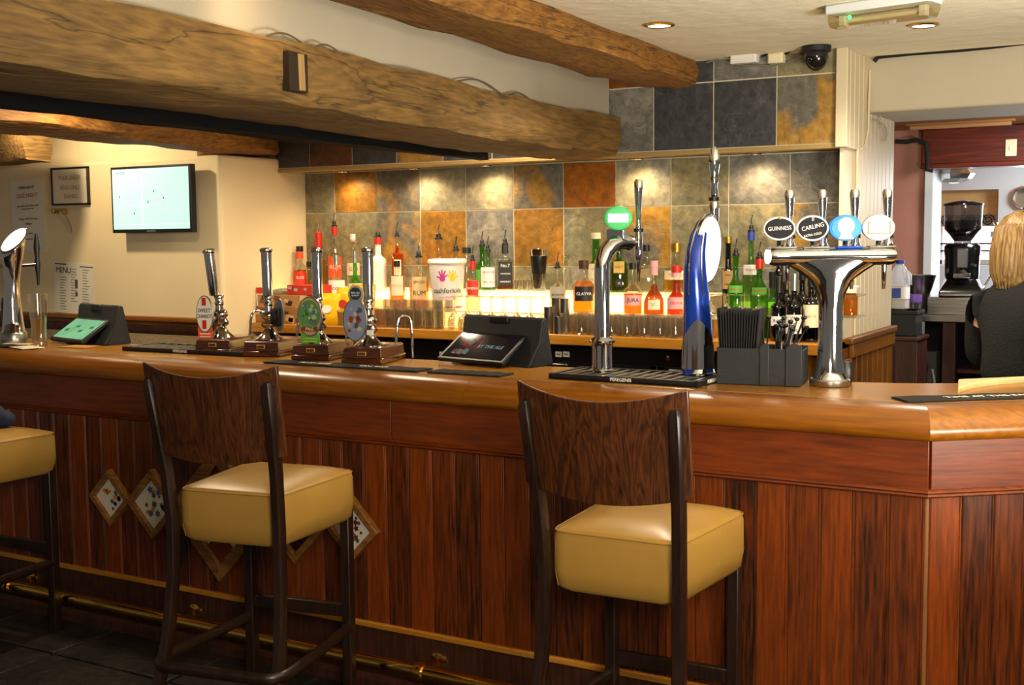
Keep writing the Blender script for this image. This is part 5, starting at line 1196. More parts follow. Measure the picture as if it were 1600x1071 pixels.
# steel thimble measures
src = None
for k, (x, yt, w_, Yd) in enumerate(((857, 480, 15, 5.145), (869, 466, 17, 5.225), (872, 495, 15, 5.115), (882, 467, 16, 5.19))):
    p = atY(x, yt, Yd); s_ = px_scale(p); h_ = p.z-BZ
    t = empty('spirit_measure', (p.x, Yd, BZ), label=('short steel spirit cup at the left of the steel cluster', 'tall steel spirit cup at the back of the steel cluster', 'lowest steel spirit cup, at the front of the cluster', 'tall steel spirit cup at the right of the cluster')[k], cat='measure', group='steel spirit cups beside the till')
    r_ = w_/2/s_
    MB().lathe([(r_*.9, 0), (r_*.94, .004), (r_, h_-.003), (r_*1.03, h_), (r_*.95, h_), (r_*.86, .006), (0, .006)], 24, cap=False).build('cup', M_steel, t, smooth=True)
# charity bucket
p = atY(696, 405, 5.30); s_ = px_scale(p); Hb = p.z-1.205; Rb = 28/s_
cbk = empty('charity_bucket', (p.x, 5.315, 1.205), face(p), label='white charity collection bucket with two printed hands', cat='bucket')
prb = [(Rb*.80, 0), (Rb*.82, .004), (Rb, Hb-.02)]
MB().lathe(prb, 36).build('tub', mat('white_bucket', '#efe6e2', .35), cbk, smooth=True)
MB().lathe([(Rb*.815, .002), (Rb*.835, .018)], 36, cap=False).build('red_band', mat('crimson_print', '#b02848', .4), cbk, smooth=True)
MB().lathe([(Rb*1.0, Hb-.022), (Rb*1.08, Hb-.02), (Rb*1.09, Hb-.006), (Rb*1.04, Hb), (0, Hb+.002)], 36, cap=False).build('lid', M_whitep, cbk, smooth=True)
Rm = Rb*.93
KH = 1.7
for hx, cc_ in ((-.026, 'magenta_print:#c83898'), (.026, 'yellow_print:#e0c828')):
    nm, c_ = cc_.split(':'); m_ = MB(); zc = Hb*.62; ang0 = hx/Rm
    def hp_(u, v): a_ = ang0+u/Rm; rr_ = Rb*(.80+.20*(zc+v)/(Hb-.02))+.0018; return (rr_*math.sin(a_), -rr_*math.cos(a_), zc+v)
    sgn = -1 if hx < 0 else 1
    pl_ = [hp_(KH*.009*math.cos(2*PI*i/10), KH*.009*math.sin(2*PI*i/10)) for i in range(10)]; m_.add(pl_, [tuple(range(10))])
    for k, (an, ln_) in enumerate(((2.5, .022*KH), (1.95, .026*KH), (1.55, .027*KH), (1.15, .025*KH), (.35, .02*KH))):
        dx, dz = math.cos(an)*-sgn*-1, math.sin(an); w2 = .0045
        q4_ = [hp_(dx*.008-dz*w2, dz*.008+dx*w2), hp_(dx*.008+dz*w2, dz*.008-dx*w2), hp_(dx*ln_+dz*w2*.8, dz*ln_-dx*w2*.8), hp_(dx*ln_-dz*w2*.8, dz*ln_+dx*w2*.8)]
        m_.add(q4_, [(0, 1, 2, 3)])
    m_.build('hand_print', mat(nm, c_, .5), cbk)
rr_ = Rb*(.80+.20*.42)+.002
lettering('cashforkids', .037, M_ink, cbk, (0, 0, Hb*.38), bend=rr_); lettering('GIVE A LITTLE', .016, M_red, cbk, (0, 0, Hb*.25), bend=rr_-.004)
# left end of the counter: cards, snack boxes, crisps, wicker basket
p = atY(398, 460, 5.16); z1 = atY(398, 413, 5.16).z
pc_ = empty('menu_card', (p.x, 5.16, BZ), face(p), label='white upright card with faint coloured lettering by the cream wall', cat='card')
MB().box(-.065, .065, -.002, .002, 0, z1-BZ, RX(-.08)).build('card', M_paper, pc_, bevel=.001)
lettering('GOOD', .045, mat('olive_print', '#b4b088', .6), pc_, (0, .016, z1-BZ-.045), (-.08, 0, 0)); lettering('FOOD', .026, M_grey_ink, pc_, (0, .010, z1-BZ-.10), (-.08, 0, 0))
MB().prism([(.02+.018*math.cos(t), .13+.014*math.sin(t)) for t in [2*PI*i/8 for i in range(8)]], -.004, -.002, RX(-.08), 'Y').build('printed_motif', mat('card_amber', '#d08a20', .5), pc_)
p = atY(383, 475, 5.15); z1 = atY(383, 449, 5.15).z
fc = empty('flag_card', (max(p.x, -4.66), 5.15, BZ), .3, label='narrow red, white and black strip card at the counter end', cat='card')
for k, (a, b, m_) in enumerate(((0, .09, M_black), (.09, z1-BZ-.035, M_whitep), (z1-BZ-.035, z1-BZ, M_red))): MB().box(-.022, .022, -.004, .004, a, b).build('stripe', m_, fc, bevel=.001)
def snackbox(x0, x1, y0, y1, Y, D_, label, top, side, rz=0.0, zb=BZ, seed=1, cat='box'):
    a, b = atY(x0, y1, Y), atY(x1, y1, Y); h_ = atY((x0+x1)/2, y0, Y).z-zb; w_ = b.x-a.x
    t = empty('snack_box', ((a.x+b.x)/2, Y, zb), rz, label=label, cat=cat, group='snack boxes on the back counter')
    MB().box(-w_/2, w_/2, 0, D_, 0, h_).build('carton', top, t, bevel=.002)
    r = random.Random(seed)
    for k, cc_ in enumerate(side):
        for _ in range(3):
            u, v = r.uniform(-w_*.42, w_*.42), r.uniform(h_*.2, h_*.8); s2 = h_*r.uniform(.14, .28)
            MB().prism([(u-s2*1.4, v-s2*.6), (u+s2, v-s2), (u+s2*1.5, v+s2*.6), (u-s2, v+s2)], -.0015-.0003*k, .0, axis='Y').build('printed_motif', mat('carton_'+cc_[1:], cc_, .5), t)
    return h_
h1 = snackbox(394, 480, 482, 507, 5.14, .16, 'lowest brown patterned snack carton beside the grey pump clip', mat('carton_brown', '#9a6c3c', .6), ('#3c2418', '#c8a068', '#6a3020', '#2c4c7c'), seed=1)
h2 = snackbox(404, 478, 461, 482, 5.15, .14, 'middle brown patterned carton stacked on the lowest one', mat('carton_tan', '#b48450', .6), ('#3a2014', '#d8b888', '#7c4824'), .05, BZ+h1+.001, 2)
h3 = snackbox(448, 498, 446, 461, 5.16, .12, 'red carton on top of the snack boxes', M_red, ('#b8b4ac',), -.04, BZ+h1+h2+.002, 3)
tag(MB().loft([[(-.06, 0, .0), (.05, 0, .0), (.055, .11, .0), (-.06, .11, .0)], [(-.055, .005, .012), (.055, .0, .020), (.06, .11, .016), (-.06, .11, .022)], [(-.04, .02, .020), (.03, .02, .03), (.03, .09, .032), (-.04, .09, .028)]]).build('newspaper', mat('newsprint', '#8a8474', .8, noise=.3, nscale=60), bevel=.004, loc=(atY(428, 460, 5.16).x-.005, 5.165, BZ+h1+h2+.002), rotz=.05), 'grey folded newspaper lying on the brown cartons', 'newspaper')
def crisp(x, y, Y, z, rx, rz, label, m_):
    p = atY(x, y, Y); t = empty('crisp_packet', (p.x, Y, z), rz, label=label, cat='crisps', group='yellow crisp packets')
    W_, H_ = .075, .17; n = 8; ft, bkk = [], []
    vs = []; fs = []
    for sd in (-1, 1):
        for j in range(n+1):
            for i in range(n+1):
                u, v = -1+2*i/n, -1+2*j/n; th = .022*max(0, (1-u*u)*(1-v**4))**.6; vs.append((u*W_, sd*th-.0, (v+1)*H_/2))
    N_ = (n+1)**2
    for sd in (0, 1):
        for j in range(n):
            for i in range(n): a = sd*N_+j*(n+1)+i; fs.append((a, a+1, a+n+2, a+n+1))
    MB().add(vs, fs, RX(rx)).build('packet', m_, t, smooth=True)
    MB().prism([(.03*math.cos(2*PI*i/12), .08+.022*math.sin(2*PI*i/12)) for i in range(12)], -.0265, -.02, RX(rx), 'Y').build('printed_badge', M_red if 'front' in label else M_whitep, t)
M_crisp = mat('yellow_foil', '#f2c416', .3, noise=.12, nscale=25, bump=.3); M_crisp2 = mat('amber_foil', '#f0a418', .3, noise=.12, nscale=25, bump=.3)
crisp(512, 485, 5.17, BZ, -.15, .15, 'yellow crisp packet standing behind the green pump clip', M_crisp)
crisp(538, 485, 5.20, BZ+.03, -.15, -.1, 'yellow crisp packet leaning between clip and basket, at the front', M_crisp)
crisp(566, 480, 5.20, BZ+.05, -.12, .1, 'amber crisp packet standing in the wicker basket', M_crisp2)
crisp(490, 480, 5.21, BZ+.02, -.1, .2, 'yellow crisp packet farthest left, half behind the pump clip', M_crisp)
p = atY(552, 510, 5.15); ws = empty('wicker_basket', (p.x, 5.16, BZ), label='low wicker basket with a hooped handle holding crisps', cat='basket')
M_wick = mat('wicker', '#b07a34', .6, noise=.3, nscale=70, bump=.5)
for k in range(9):
    z = .004+k*.0085; pts_ = []
    for i in range(41): a = 2*PI*i/40; rr2 = 1+.025*math.sin(i*PI+(k % 2)*PI); pts_.append(((.088+.0013*k)*math.cos(a)*rr2, (.060+.001*k)*math.sin(a)*rr2, z))
    MB().tube(pts_, .0045, 5).build('wicker_band', M_wick, ws, smooth=True)
for i in range(20): a = 2*PI*i/20; MB().tube([(.088*math.cos(a), .06*math.sin(a), 0), (.100*math.cos(a), .069*math.sin(a), .082)], .003, 5).build('stake', M_wick, ws)
MB().box(-.08, .08, -.05, .05, 0, .004).build('base', M_wick, ws)
MB().tube([(.05+.045*math.cos(PI*i/14), -.05, .075+.055*math.sin(PI*i/14)) for i in range(15)], .0045, 6).build('handle', M_wick, ws, smooth=True)
# bottle fridges under the counter
def fridge(x0, x1, label):
    t = empty('bottle_fridge', ((x0+x1)/2, 5.16, 0), label=label, cat='fridge', group='black bottle fridges under the counter'); w_ = (x1-x0)/2
    M_fr = mat('fridge_black', '#0e0e10', .3)
    MB().box(-w_, w_, .0, .38, .978, 1.05).build('top_panel', M_fr, t, bevel=.004)
    for a, b in ((-w_, -w_+.02), (w_-.02, w_)): MB().box(a, b, 0, .38, .05, .985).build('side_wall', M_fr, t)
    MB().box(-w_, w_, .36, .38, .05, .985).build('rear_wall', mat('fridge_steel', '#6c7070', .4), t); MB().box(-w_, w_, 0, .38, .02, .06).build('floor_pan', M_fr, t)
    MB().box(-w_+.02, w_-.02, .03, .35, .785, .795).build('shelf', M_steel, t)
    for a, b in ((-w_+.004, -.003), (.003, w_-.004)):
        d = MB(); 
        for q0_, q1_, z0, z1 in ((a, a+.03, .1, .98), (b-.03, b, .1, .98), (a, b, .1, .13), (a, b, .95, .98)): d.box(q0_, q1_, -.02, -.002, z0, z1)
        dr_ = d.build('door', M_fr, t, bevel=.002); MB().box(a+.03, b-.03, -.013, -.008, .13, .95).build('door_glass', glass('fridge_glass', '#d8e0e0', .1), dr_)
        MB().box(a+.06, a+.20, -.034, -.022, .960, .970).build('door_handle', M_steel, dr_, bevel=.002)
    MB().lathe([(.011, 0), (.011, .008), (0, .009)], 14, T(.05, 0, 1.018) @ RX(PI/2), cap=False).build('lock', M_chrome, t)
    MB().box(-w_+.02, w_-.02, .10, .12, .965, .975).build('strip_lamp', mat('fridge_lamp', '#ffffff', .3, emit=4, emitcol='#e8fff4'), t)
    return t
fridge(-3.91, -2.965, 'black bottle fridge behind the middle till')
fridge(-2.915, -1.585, 'black bottle fridge with a row of green cans behind the curved taps')
r = random.Random(1)
can = None
for k in range(13):
    a, b = atY(972, 578, 5.24).x, atY(1072, 578, 5.24).x; x = a+(b-a)*k/12
    if can is None:
        can = empty('drinks_can', (x, 5.24, .7965), label='green can in the right bottle fridge, first from the left', cat='can', group='green cans in the fridge')
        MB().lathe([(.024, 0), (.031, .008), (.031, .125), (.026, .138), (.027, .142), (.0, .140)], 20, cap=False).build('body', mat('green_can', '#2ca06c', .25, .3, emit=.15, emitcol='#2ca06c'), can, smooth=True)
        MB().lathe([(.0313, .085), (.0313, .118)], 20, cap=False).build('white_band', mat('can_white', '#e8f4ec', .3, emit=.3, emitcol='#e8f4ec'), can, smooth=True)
    else: dup(can, (x, 5.24, .7965), label='green can in the right bottle fridge, '+ORD[k]+' from the left')
for k, (x, y) in enumerate(((872, 554), (884, 554), (690, 554))):
    p = atY(x, y, 5.15); o = empty('price_ticket', (p.x, 5.157, p.z), label=('left of two white price tickets on the black fridge beside the till', 'right of two white price tickets on the black fridge beside the till', 'lone white price ticket on the fridge left of the till')[k], cat='ticket', group='price tickets on the fridge')
    MB().box(-.017, .017, -.003, 0, -.013, .013).build('card', M_whitep, o); MB().box(-.011, .011, -.0036, -.003, -.004, .003).build('print', M_grey_ink, o)
# small glass shelves with an amber glass on the pier by the wine
for k, (x, y) in enumerate(((1327, 463), (1325, 496))):
    p = atX(x, y, PX+.06); o = empty('glass_shelf', (PX+.014, p.y, p.z), label=('upper of two little glass shelves beside the chrome tower', 'lower of two little glass shelves beside the chrome tower')[k], cat='shelf', group='little glass shelves on the pier')
    MB().box(0, .10, -.07, .07, 0, .008).build('plate', glass('shelf_glass', '#eef2ea', .25, .2), o, bevel=.001)
    MB().box(0, .012, -.05, .05, -.015, 0).build('bracket', M_chrome, o)
    if k == 1:
        a_ = empty('amber_jar', (PX+.07, p.y, p.z+.0082), label='small jar glowing amber on the lower glass shelf', cat='jar')
        MB().lathe([(.026, 0), (.03, .004), (.03, .085), (.024, .092), (.024, .10)], 20).build('jar_glass', glass('amber_glass', '#f8b848', .1, .5), a_, smooth=True)
        MB().lathe([(.026, .098), (.026, .112), (0, .113)], 20, cap=False).build('lid', M_cream_label, a_, smooth=True)
    else:
        b_ = MB().lathe([(.012, 0), (.028, .012), (.036, .035), (.034, .036), (.026, .016), (0, .01)], 20, cap=False).build('white_bowl', M_whitep, smooth=True, loc=(PX+.07, p.y, p.z+.0082)); tag(b_, 'small white bowl on the upper glass shelf', 'bowl')
# ================================================================ ON THE TELEVISION WALL
WYL = 4.89
p0, p1 = atY(173, 262, 4.80), atY(301, 363, 4.80)
tv = empty('television', ((p0.x+p1.x)/2, 4.80, (p0.z+p1.z)/2), label='flat television showing a pale green football pitch on the cream wall', cat='television')
hw, hh = (p1.x-p0.x)/2, (p0.z-p1.z)/2
MB().box(-hw, hw, -.004, .036, -hh, hh).build('case', M_black, tv, bevel=.004)
M_pitch = mat('pitch_screen', '#a8d8d0', .2, emit=.75, emitcol='#b8e6e2', noise=.10, nscale=5)
s = MB().box(-hw+.014, hw-.014, -.0055, -.004, -hh+.020, hh-.014).build('screen', M_pitch, tv)
M_line = mat('pitch_line', '#e8fbf4', .3, emit=.85, emitcol='#e8fbf4')
MB().loft([[(-.06+rx*math.cos(a), -.0062, .02+rz*math.sin(a)) for a in [2*PI*i/48 for i in range(48)]] for rx, rz in ((.172, .056), (.176, .060))], cap=False).build('pitch_marking', M_line, s)
MB().box(-.062, -.057, -.0062, -.0056, -hh+.022, hh-.016).build('pitch_marking', M_line, s)
MB().box(-hw+.014, hw-.014, -.0061, -.0056, -hh+.045, -hh+.048).build('pitch_marking', M_line, s)
r = random.Random(9)
for k in range(9):
    u, v = r.uniform(-hw*.8, hw*.8), r.uniform(-hh*.6, hh*.7); MB().box(u, u+.006, -.0063, -.0056, v, v+.014).build('player_figure', M_line if k % 2 else mat('player_dark', '#3c5c58', .4, emit=.1), s)
lettering('1-0  32:10', .018, mat('player_dark', '#3c5c58', .4), s, (-hw+.075, -.0064, hh-.035))
MB().box(-.05, .05, .036, 4.89-4.80, -.06, .06).build('wall_bracket', M_black, tv, bevel=.003)
MB().box(-.035, .035, -.006, -.003, -hh+.004, -hh+.014).build('maker_badge', mat('badge_grey', '#5a5c60', .3), tv)
def wallpt(x, y): return atY(x, y, WYL-.006)
# framed notice
a, b = wallpt(81, 263), wallpt(141, 320); w_, h_ = (b.x-a.x)/2, (a.z-b.z)/2
fn = empty('framed_notice', ((a.x+b.x)/2, WYL-.001, (a.z+b.z)/2), label='black framed white notice with three lines of thin lettering', cat='notice')
MB().box(-w_+.008, w_-.008, -.012, -.001, -h_+.008, h_-.008).build('sheet', mat('notice_paper', '#ece0c8', .5), fn)
for q in ((-w_, w_, h_-.011, h_), (-w_, w_, -h_, -h_+.011), (-w_, -w_+.011, -h_, h_), (w_-.011, w_, -h_, h_)): MB().box(q[0], q[1], -.018, -.001, q[2], q[3]).build('frame_bar', M_black, fn, bevel=.002)
for s_, z in (('POUR UNDER', .048), ('HEAD ONLY', -.008), ('THANKS', -.060)): lettering(s_, .036, mat('thin_ink', '#9a9080', .8), fn, (0, -.0125, z), squash=.85)
# brass hook with hanging strap
a = wallpt(98, 328); hk = empty('wall_hook', (a.x, WYL, a.z), label='brass wall hook with a short strap below the framed notice', cat='hook')
MB().box(-.055, .055, -.045, -.036, -.004, .006).build('arm', M_brass, hk, bevel=.002); MB().box(-.055, -.040, -.04, 0, -.022, .006).build('mount', M_brass, hk, bevel=.002); MB().box(.045, .058, -.045, -.02, -.03, .006).build('tip', M_brass, hk, bevel=.002)
MB().tube([(.055, -.04, -.02), (.072, -.03, -.06), (.085, -.02, -.10), (.088, -.02, -.135)], .008, 6, flat=(1, .3)).build('strap', mat('grey_strap', '#8a8070', .7), hk)
def poster(x0, y0, x1, y1, label, lines, rz=0.0, tilt=0.0, Y=None):
    a, b = wallpt(x0, y0), wallpt(x1, y1); w_, h_ = (b.x-a.x)/2, (a.z-b.z)/2
    t = empty('poster', ((a.x+b.x)/2, WYL-.0015, (a.z+b.z)/2), 0, label=label, cat='poster'); t.rotation_euler.y = rz
    MB().box(-w_, w_, -.0015, 0, -h_, h_).build('sheet', M_paper, t)
    for s_, sz, x, z, m_ in lines: lettering(s_, sz, m_, t, (x, -.0022, z*h_))
    return t, w_, h_
poster(15, 282, 72, 394, 'white notice sheet with a red heading on the shadowed left wall', [('OPEN NIGHT', .024, 0, .78, M_ink), ('QUIZ NIGHT', .034, 0, .56, M_red), ('every week at the bar from eight', .015, 0, .28, M_ink), ('teams of up to six', .015, 0, .20, M_ink), ('Friday 13th February', .020, 0, -.08, M_ink), ('8.00pm', .020, 0, -.22, M_ink), ('live music', .017, 0, -.48, M_ink), ('hot food', .017, 0, -.64, M_ink)], rz=-.03)
mn, w_, h_ = poster(82, 411, 148, 492, 'white printed menu sheet headed MENU standing on the dado rail', [('MENU', .048, -.09, .68, M_ink)], rz=.05)
bar1 = MB().box(-w_+.01, -w_+.11, -.0024, -.0015, h_*.90, h_*.95).box(w_-.12, w_-.01, -.0024, -.0015, h_*.86, h_*.90); bar1.build('menu_rule', mat('rule_ink', '#4a4644', .7), mn)['kind'] = 'stuff'
lm = MB(); r = random.Random(6)
for cx_ in (-.5, .05, .62):
    for k in range(13):
        z = h_*(.40 if cx_ < -.4 else .74)-k*h_*.105
        if z < -h_*.9: break
        lm.box(cx_*w_-.032, cx_*w_-.032+r.uniform(.03, .062), -.0022, -.0015, z, z+.0045)
o = lm.build('menu_print', M_grey_ink, mn); o['kind'] = 'stuff'
MB().box(.012, .034, -.0023, -.0015, h_*.02, h_*.36).build('menu_picture', mat('photo_dark', '#4c5054', .6), mn); MB().box(.015, .034, -.0023, -.0015, -h_*.3, -h_*.12).build('menu_picture', mat('photo_dark', '#4c5054', .6), mn)

# ================================================================ THE BACK ROOM
KZ = 1.12
a, b = atZ(1412, 487, KZ), atZ(1535, 497, KZ)
kx0 = a.x; ky = 7.02
kc = empty('coffee_counter', (kx0, ky, 0), label='steel-topped dark wooden coffee counter in the back room', cat='counter')
MB().box(0, 1.5, 0, .62, KZ-.035, KZ).build('steel_top', M_steel, kc, bevel=.004)
for xx, ww_ in ((0, .07), (.275, .07), (.62, .07), (1.2, .07)): MB().box(xx, xx+ww_, .02, .09, 0, KZ-.035).build('post', M_darkwood, kc, bevel=.004)
MB().box(.07, 1.5, .55, .58, 0, KZ-.035).build('back_board', mat('dark_recess', '#14100e', .8), kc); MB().box(.35, 1.4, .05, .55, .80, .82).build('shelf', M_darkwood, kc)
MB().box(-.02, .0, .0, .6, 0, KZ-.2).build('end_board', M_darkwood, kc)
# router / cables under it
p = atY(1452, 570, ky+.3); ut = empty('cable_box', (p.x, ky+.3, p.z-.14), label='dusty grey equipment box with trailing leads under the coffee counter', cat='equipment')
MB().box(-.05, .05, -.05, .05, -.1, .22).build('case', mat('dusty_grey', '#55524f', .6), ut, bevel=.004)
MB().box(-.12, .12, -.08, .12, -.7, -.1).build('stand', mat('dark_recess', '#14100e', .8), ut)
for k in range(4): MB().tube([(-.06+.03*k, -.06, .18-.02*k), (-.10+.05*k, -.09, .05), (-.07+.03*k, -.07, -.15), (-.12+.06*k, -.08, -.35)], .006, 6).build('lead', (M_offwhite, M_red, M_black, M_offwhite)[k], ut, smooth=True)
p = atY(1425, 577, ky-.28); bx = empty('side_cabinet', (p.x-.1, ky-.2, 0), label='low dark brown cabinet between the boarded pier and the coffee counter', cat='cabinet')
MB().box(-.22, .13, -.1, .15, 0, 1.0).build('carcass', M_darkwood, bx, bevel=.004); MB().box(-.23, .14, -.11, .16, 1.0, 1.02).build('top', M_darkwood, bx, bevel=.004)
for k in range(3): MB().box(-.21+.112*k, -.105+.112*k, -.112, -.1, .04, .97).build('board', M_darkwood, bx, bevel=.002)
p = atY(1404, 500, ky-.2); cb2 = empty('black_crate', (bx.location.x, ky-.17, 1.02), label='black plastic crate under the milk bottle', cat='crate')
MB().box(-.11, .11, -.08, .08, 0, .14).build('body', M_blackm, cb2, bevel=.006); MB().box(-.12, .12, -.09, .09, .12, .14).build('rim', M_blackm, cb2, bevel=.003)
# milk bottle
p = atY(1405, 480, ky-.16); z0 = 1.161; z1 = atY(1405, 407, ky-.16).z; mk = empty('milk_bottle', (p.x, ky-.16, z0), label='plastic milk bottle with blue cap and blue label, half full', cat='milk bottle')
hm = z1-z0; M_milkp = glass('cloudy_plastic', '#f4f4f4', .1, .6)
MB().lathe([(.044, 0), (.05, .008), (.05, hm*.62), (.046, hm*.72), (.03, hm*.86), (.02, hm*.90), (.02, hm*.94)], 28, ex=4).build('body', M_milkp, mk, smooth=True)
MB().lathe([(.046, .008), (.046, hm*.5)], 28, ex=4).build('milk', M_whitep, mk, smooth=True)
MB().lathe([(.023, hm*.93), (.023, hm), (0, hm)], 20, cap=False).build('cap', M_blue, mk, smooth=True)
MB().lathe([(.0515, hm*.22), (.0515, hm*.46)], 28, cap=False, ex=4).build('label_band', M_whitep, mk, smooth=True); MB().box(-.04, .02, -.054, -.052, hm*.24, hm*.44, RZ(face(p))).build('label_print', M_blue, mk)
MB().tube([(.03, 0, hm*.80), (.055, 0, hm*.72), (.058, 0, hm*.5)], .009, 8).build('handle', M_milkp, mk, smooth=True)
# steel jug, purple-lidded tub
p = atZ(1440, 488, KZ); jg = empty('steel_jug', (p.x-.0, ky+.22, KZ), label='brushed steel tapered jug beside the milk bottle', cat='jug')
zj = atY(1437, 430, ky+.22).z-KZ
MB().lathe([(.045, 0), (.05, .01), (.055, zj*.45), (.088, zj-.01), (.092, zj), (.086, zj), (.05, zj*.45), (0, .05)], 28, cap=False).build('body', M_steel, jg, smooth=True)
MB().tube([(-.06, .02, zj*.5), (-.11, .03, zj*.6), (-.11, .03, zj*.85), (-.075, .02, zj*.9)], .008, 8).build('handle', M_steel, jg, smooth=True)
p = atZ(1436, 489, KZ); pt = empty('lidded_tub', (p.x, ky+.07, KZ), label='clear plastic tub with a purple lid in front of the steel jug', cat='tub')
MB().lathe([(.03, 0), (.036, .004), (.043, .07), (.043, .074)], 24).build('tub', glass('clear_tub', '#e8e8e8', .15, .3), pt, smooth=True); MB().lathe([(.046, .07), (.047, .078), (.046, .112), (.0, .114)], 24, cap=False).build('lid', mat('purple_lid', '#6a4a9c', .4), pt, smooth=True)
# knock-out drawer and coffee grinder
a, b = atY(1450, 480, ky+.1), atY(1524, 480, ky+.1)
kd = empty('knock_out_drawer', ((a.x+b.x)/2, ky+.08, KZ), label='ribbed steel knock-out drawer under the coffee grinder', cat='drawer'); w_ = (b.x-a.x)/2
MB().box(-w_, w_, 0, .3, 0, .10).build('box', M_steel, kd, bevel=.004)
for k in range(4): MB().box(-w_+.008, w_-.008, -.006, 0, .02+.02*k, .03+.02*k).build('rib', M_steel, kd, bevel=.002)
gz = KZ+.10; p = atY(1501, 463, ky+.2); gtop = atY(1501, 313, ky+.2).z
gr = empty('coffee_grinder', (p.x, ky+.22, gz), face(p), label='black coffee grinder with a smoked clear bean hopper', cat='coffee grinder'); Hg = gtop-gz
M_gb = mat('gloss_black', '#0c0c0e', .15); M_sm = glass('smoked_plastic', '#b4b0b0', .2, .10)
MB().loft([[(-.12, -.14, 0), (.12, -.14, 0), (.12, .12, 0), (-.12, .12, 0)], [(-.12, -.14, .03), (.12, -.14, .03), (.12, .12, .03), (-.12, .12, .03)], [(-.075, -.09, .10), (.075, -.09, .10), (.09, .1, .10), (-.09, .1, .10)]]).build('foot', M_gb, gr, bevel=.006)
MB().lathe([(.085, .09), (.092, .12), (.094, Hg*.42), (.098, Hg*.46), (.098, Hg*.52), (.085, Hg*.55)], 28).build('motor_body', M_gb, gr, smooth=True)
MB().box(-.03, .03, -.135, -.085, Hg*.30, Hg*.50).build('doser', mat('doser_grey', '#3c3c40', .3), gr, bevel=.006); MB().box(-.045, .045, -.16, -.09, Hg*.20, Hg*.25).build('fork', M_chrome, gr, bevel=.004)
MB().tube([(.05, -.1, Hg*.34), (.07, -.15, Hg*.33)], .008, 8).build('lever', M_chrome, gr, smooth=True)
MB().box(-.02, .02, -.105, -.095, Hg*.36, Hg*.46).build('front_panel', M_chrome, gr, bevel=.003)
MB().lathe([(.05, Hg*.53), (.045, Hg*.58), (.075, Hg*.65), (.10, Hg*.70), (.105, Hg*.955)], 28, cap=False).build('hopper', M_sm, gr, smooth=True)
MB().lathe([(.045, Hg*.575), (.09, Hg*.69), (.097, Hg*.70), (.097, Hg*.79), (0, Hg*.80)], 24, cap=False).build('beans', mat('coffee_beans', '#1a100c', .7, bump=.8, nscale=90), gr, smooth=True)
MB().lathe([(.108, Hg*.95), (.108, Hg*.965), (.07, Hg*.985), (0, Hg)], 28, cap=False).build('hopper_lid', M_gb, gr, smooth=True)
# espresso machine
a, b = atY(1537, 420, ky+.15), atY(1600, 420, ky+.15); zt = atY(1550, 362, ky+.15).z
em_ = empty('espresso_machine', (a.x+.03, ky+.19, KZ), label='brown steel espresso machine half hidden by the blonde woman', cat='coffee machine'); W_ = .62; Hm = zt-KZ
M_em = mat('brown_steel', '#8a6c60', .35, .6)
MB().box(0, W_, .05, .42, 0, .06).build('drip_base', M_steel, em_, bevel=.006); MB().box(.01, W_-.01, .25, .42, .06, Hm*.6).build('back_body', M_em, em_, bevel=.006)
MB().box(0, W_, 0, .42, Hm*.58, Hm-.03).build('head', M_em, em_, bevel=.008); MB().box(-.005, W_+.005, -.005, .42, Hm-.03, Hm).build('cup_rail', M_steel, em_, bevel=.004)
for xk, zz, m_ in ((.05, Hm*.82, M_chrome), (.085, Hm*.82, M_chrome)): MB().lathe([(.022, 0), (.022, .02), (.014, .03), (0, .031)], 18, T(xk, 0, zz) @ RX(PI/2), cap=False).build('knob', m_, em_, smooth=True)
MB().lathe([(.018, 0), (.016, .012), (0, .013)], 16, T(.16, 0, Hm*.84) @ RX(PI/2), cap=False).build('red_button', mat('red_lamp', '#f05018', .3, emit=1.5, emitcol='#f05018'), em_)
MB().box(.09, .115, -.002, .25, Hm*.40, Hm*.46).build('green_button', mat('green_button', '#20b048', .3, emit=.8, emitcol='#20b048'), em_, bevel=.002); MB().box(.06, .20, .1, .25, .06, Hm*.55).build('side_panel', M_em, em_, bevel=.004)
MB().lathe([(.036, 0), (.036, .04)], 20, T(.13, .08, Hm*.52), cap=True).build('group_head', M_chrome, em_, smooth=True)
MB().tube([(.13, .05, Hm*.50), (.12, -.10, Hm*.47)], [.014, .018], 10).build('portafilter_handle', M_black, em_, smooth=True)
MB().lathe([(.032, 0), (.036, .012), (.036, .04)], 20, T(.13, .08, Hm*.44)).build('portafilter', M_chrome, em_, smooth=True)
MB().tube([(.02, .02, Hm*.60), (.0, -.04, Hm*.45), (-.05, -.06, Hm*.2)], .006, 8).build('steam_wand', M_chrome, em_, smooth=True)
rr = random.Random(8)
for k in range(9):
    cpo = MB().lathe([(.018, 0), (.020, .003), (.033, .05), (.031, .05), (.017, .006), (0, .006)], 14, cap=False).build('stacked_cup', M_glassb, smooth=True, loc=(em_.location.x+.04+.064*k, ky+.20+.07*(k % 2), zt+.001))
    tag(cpo, 'clear cup on top of the espresso machine, '+ORD[k]+' from the left', 'cup', 'cups on the espresso machine')

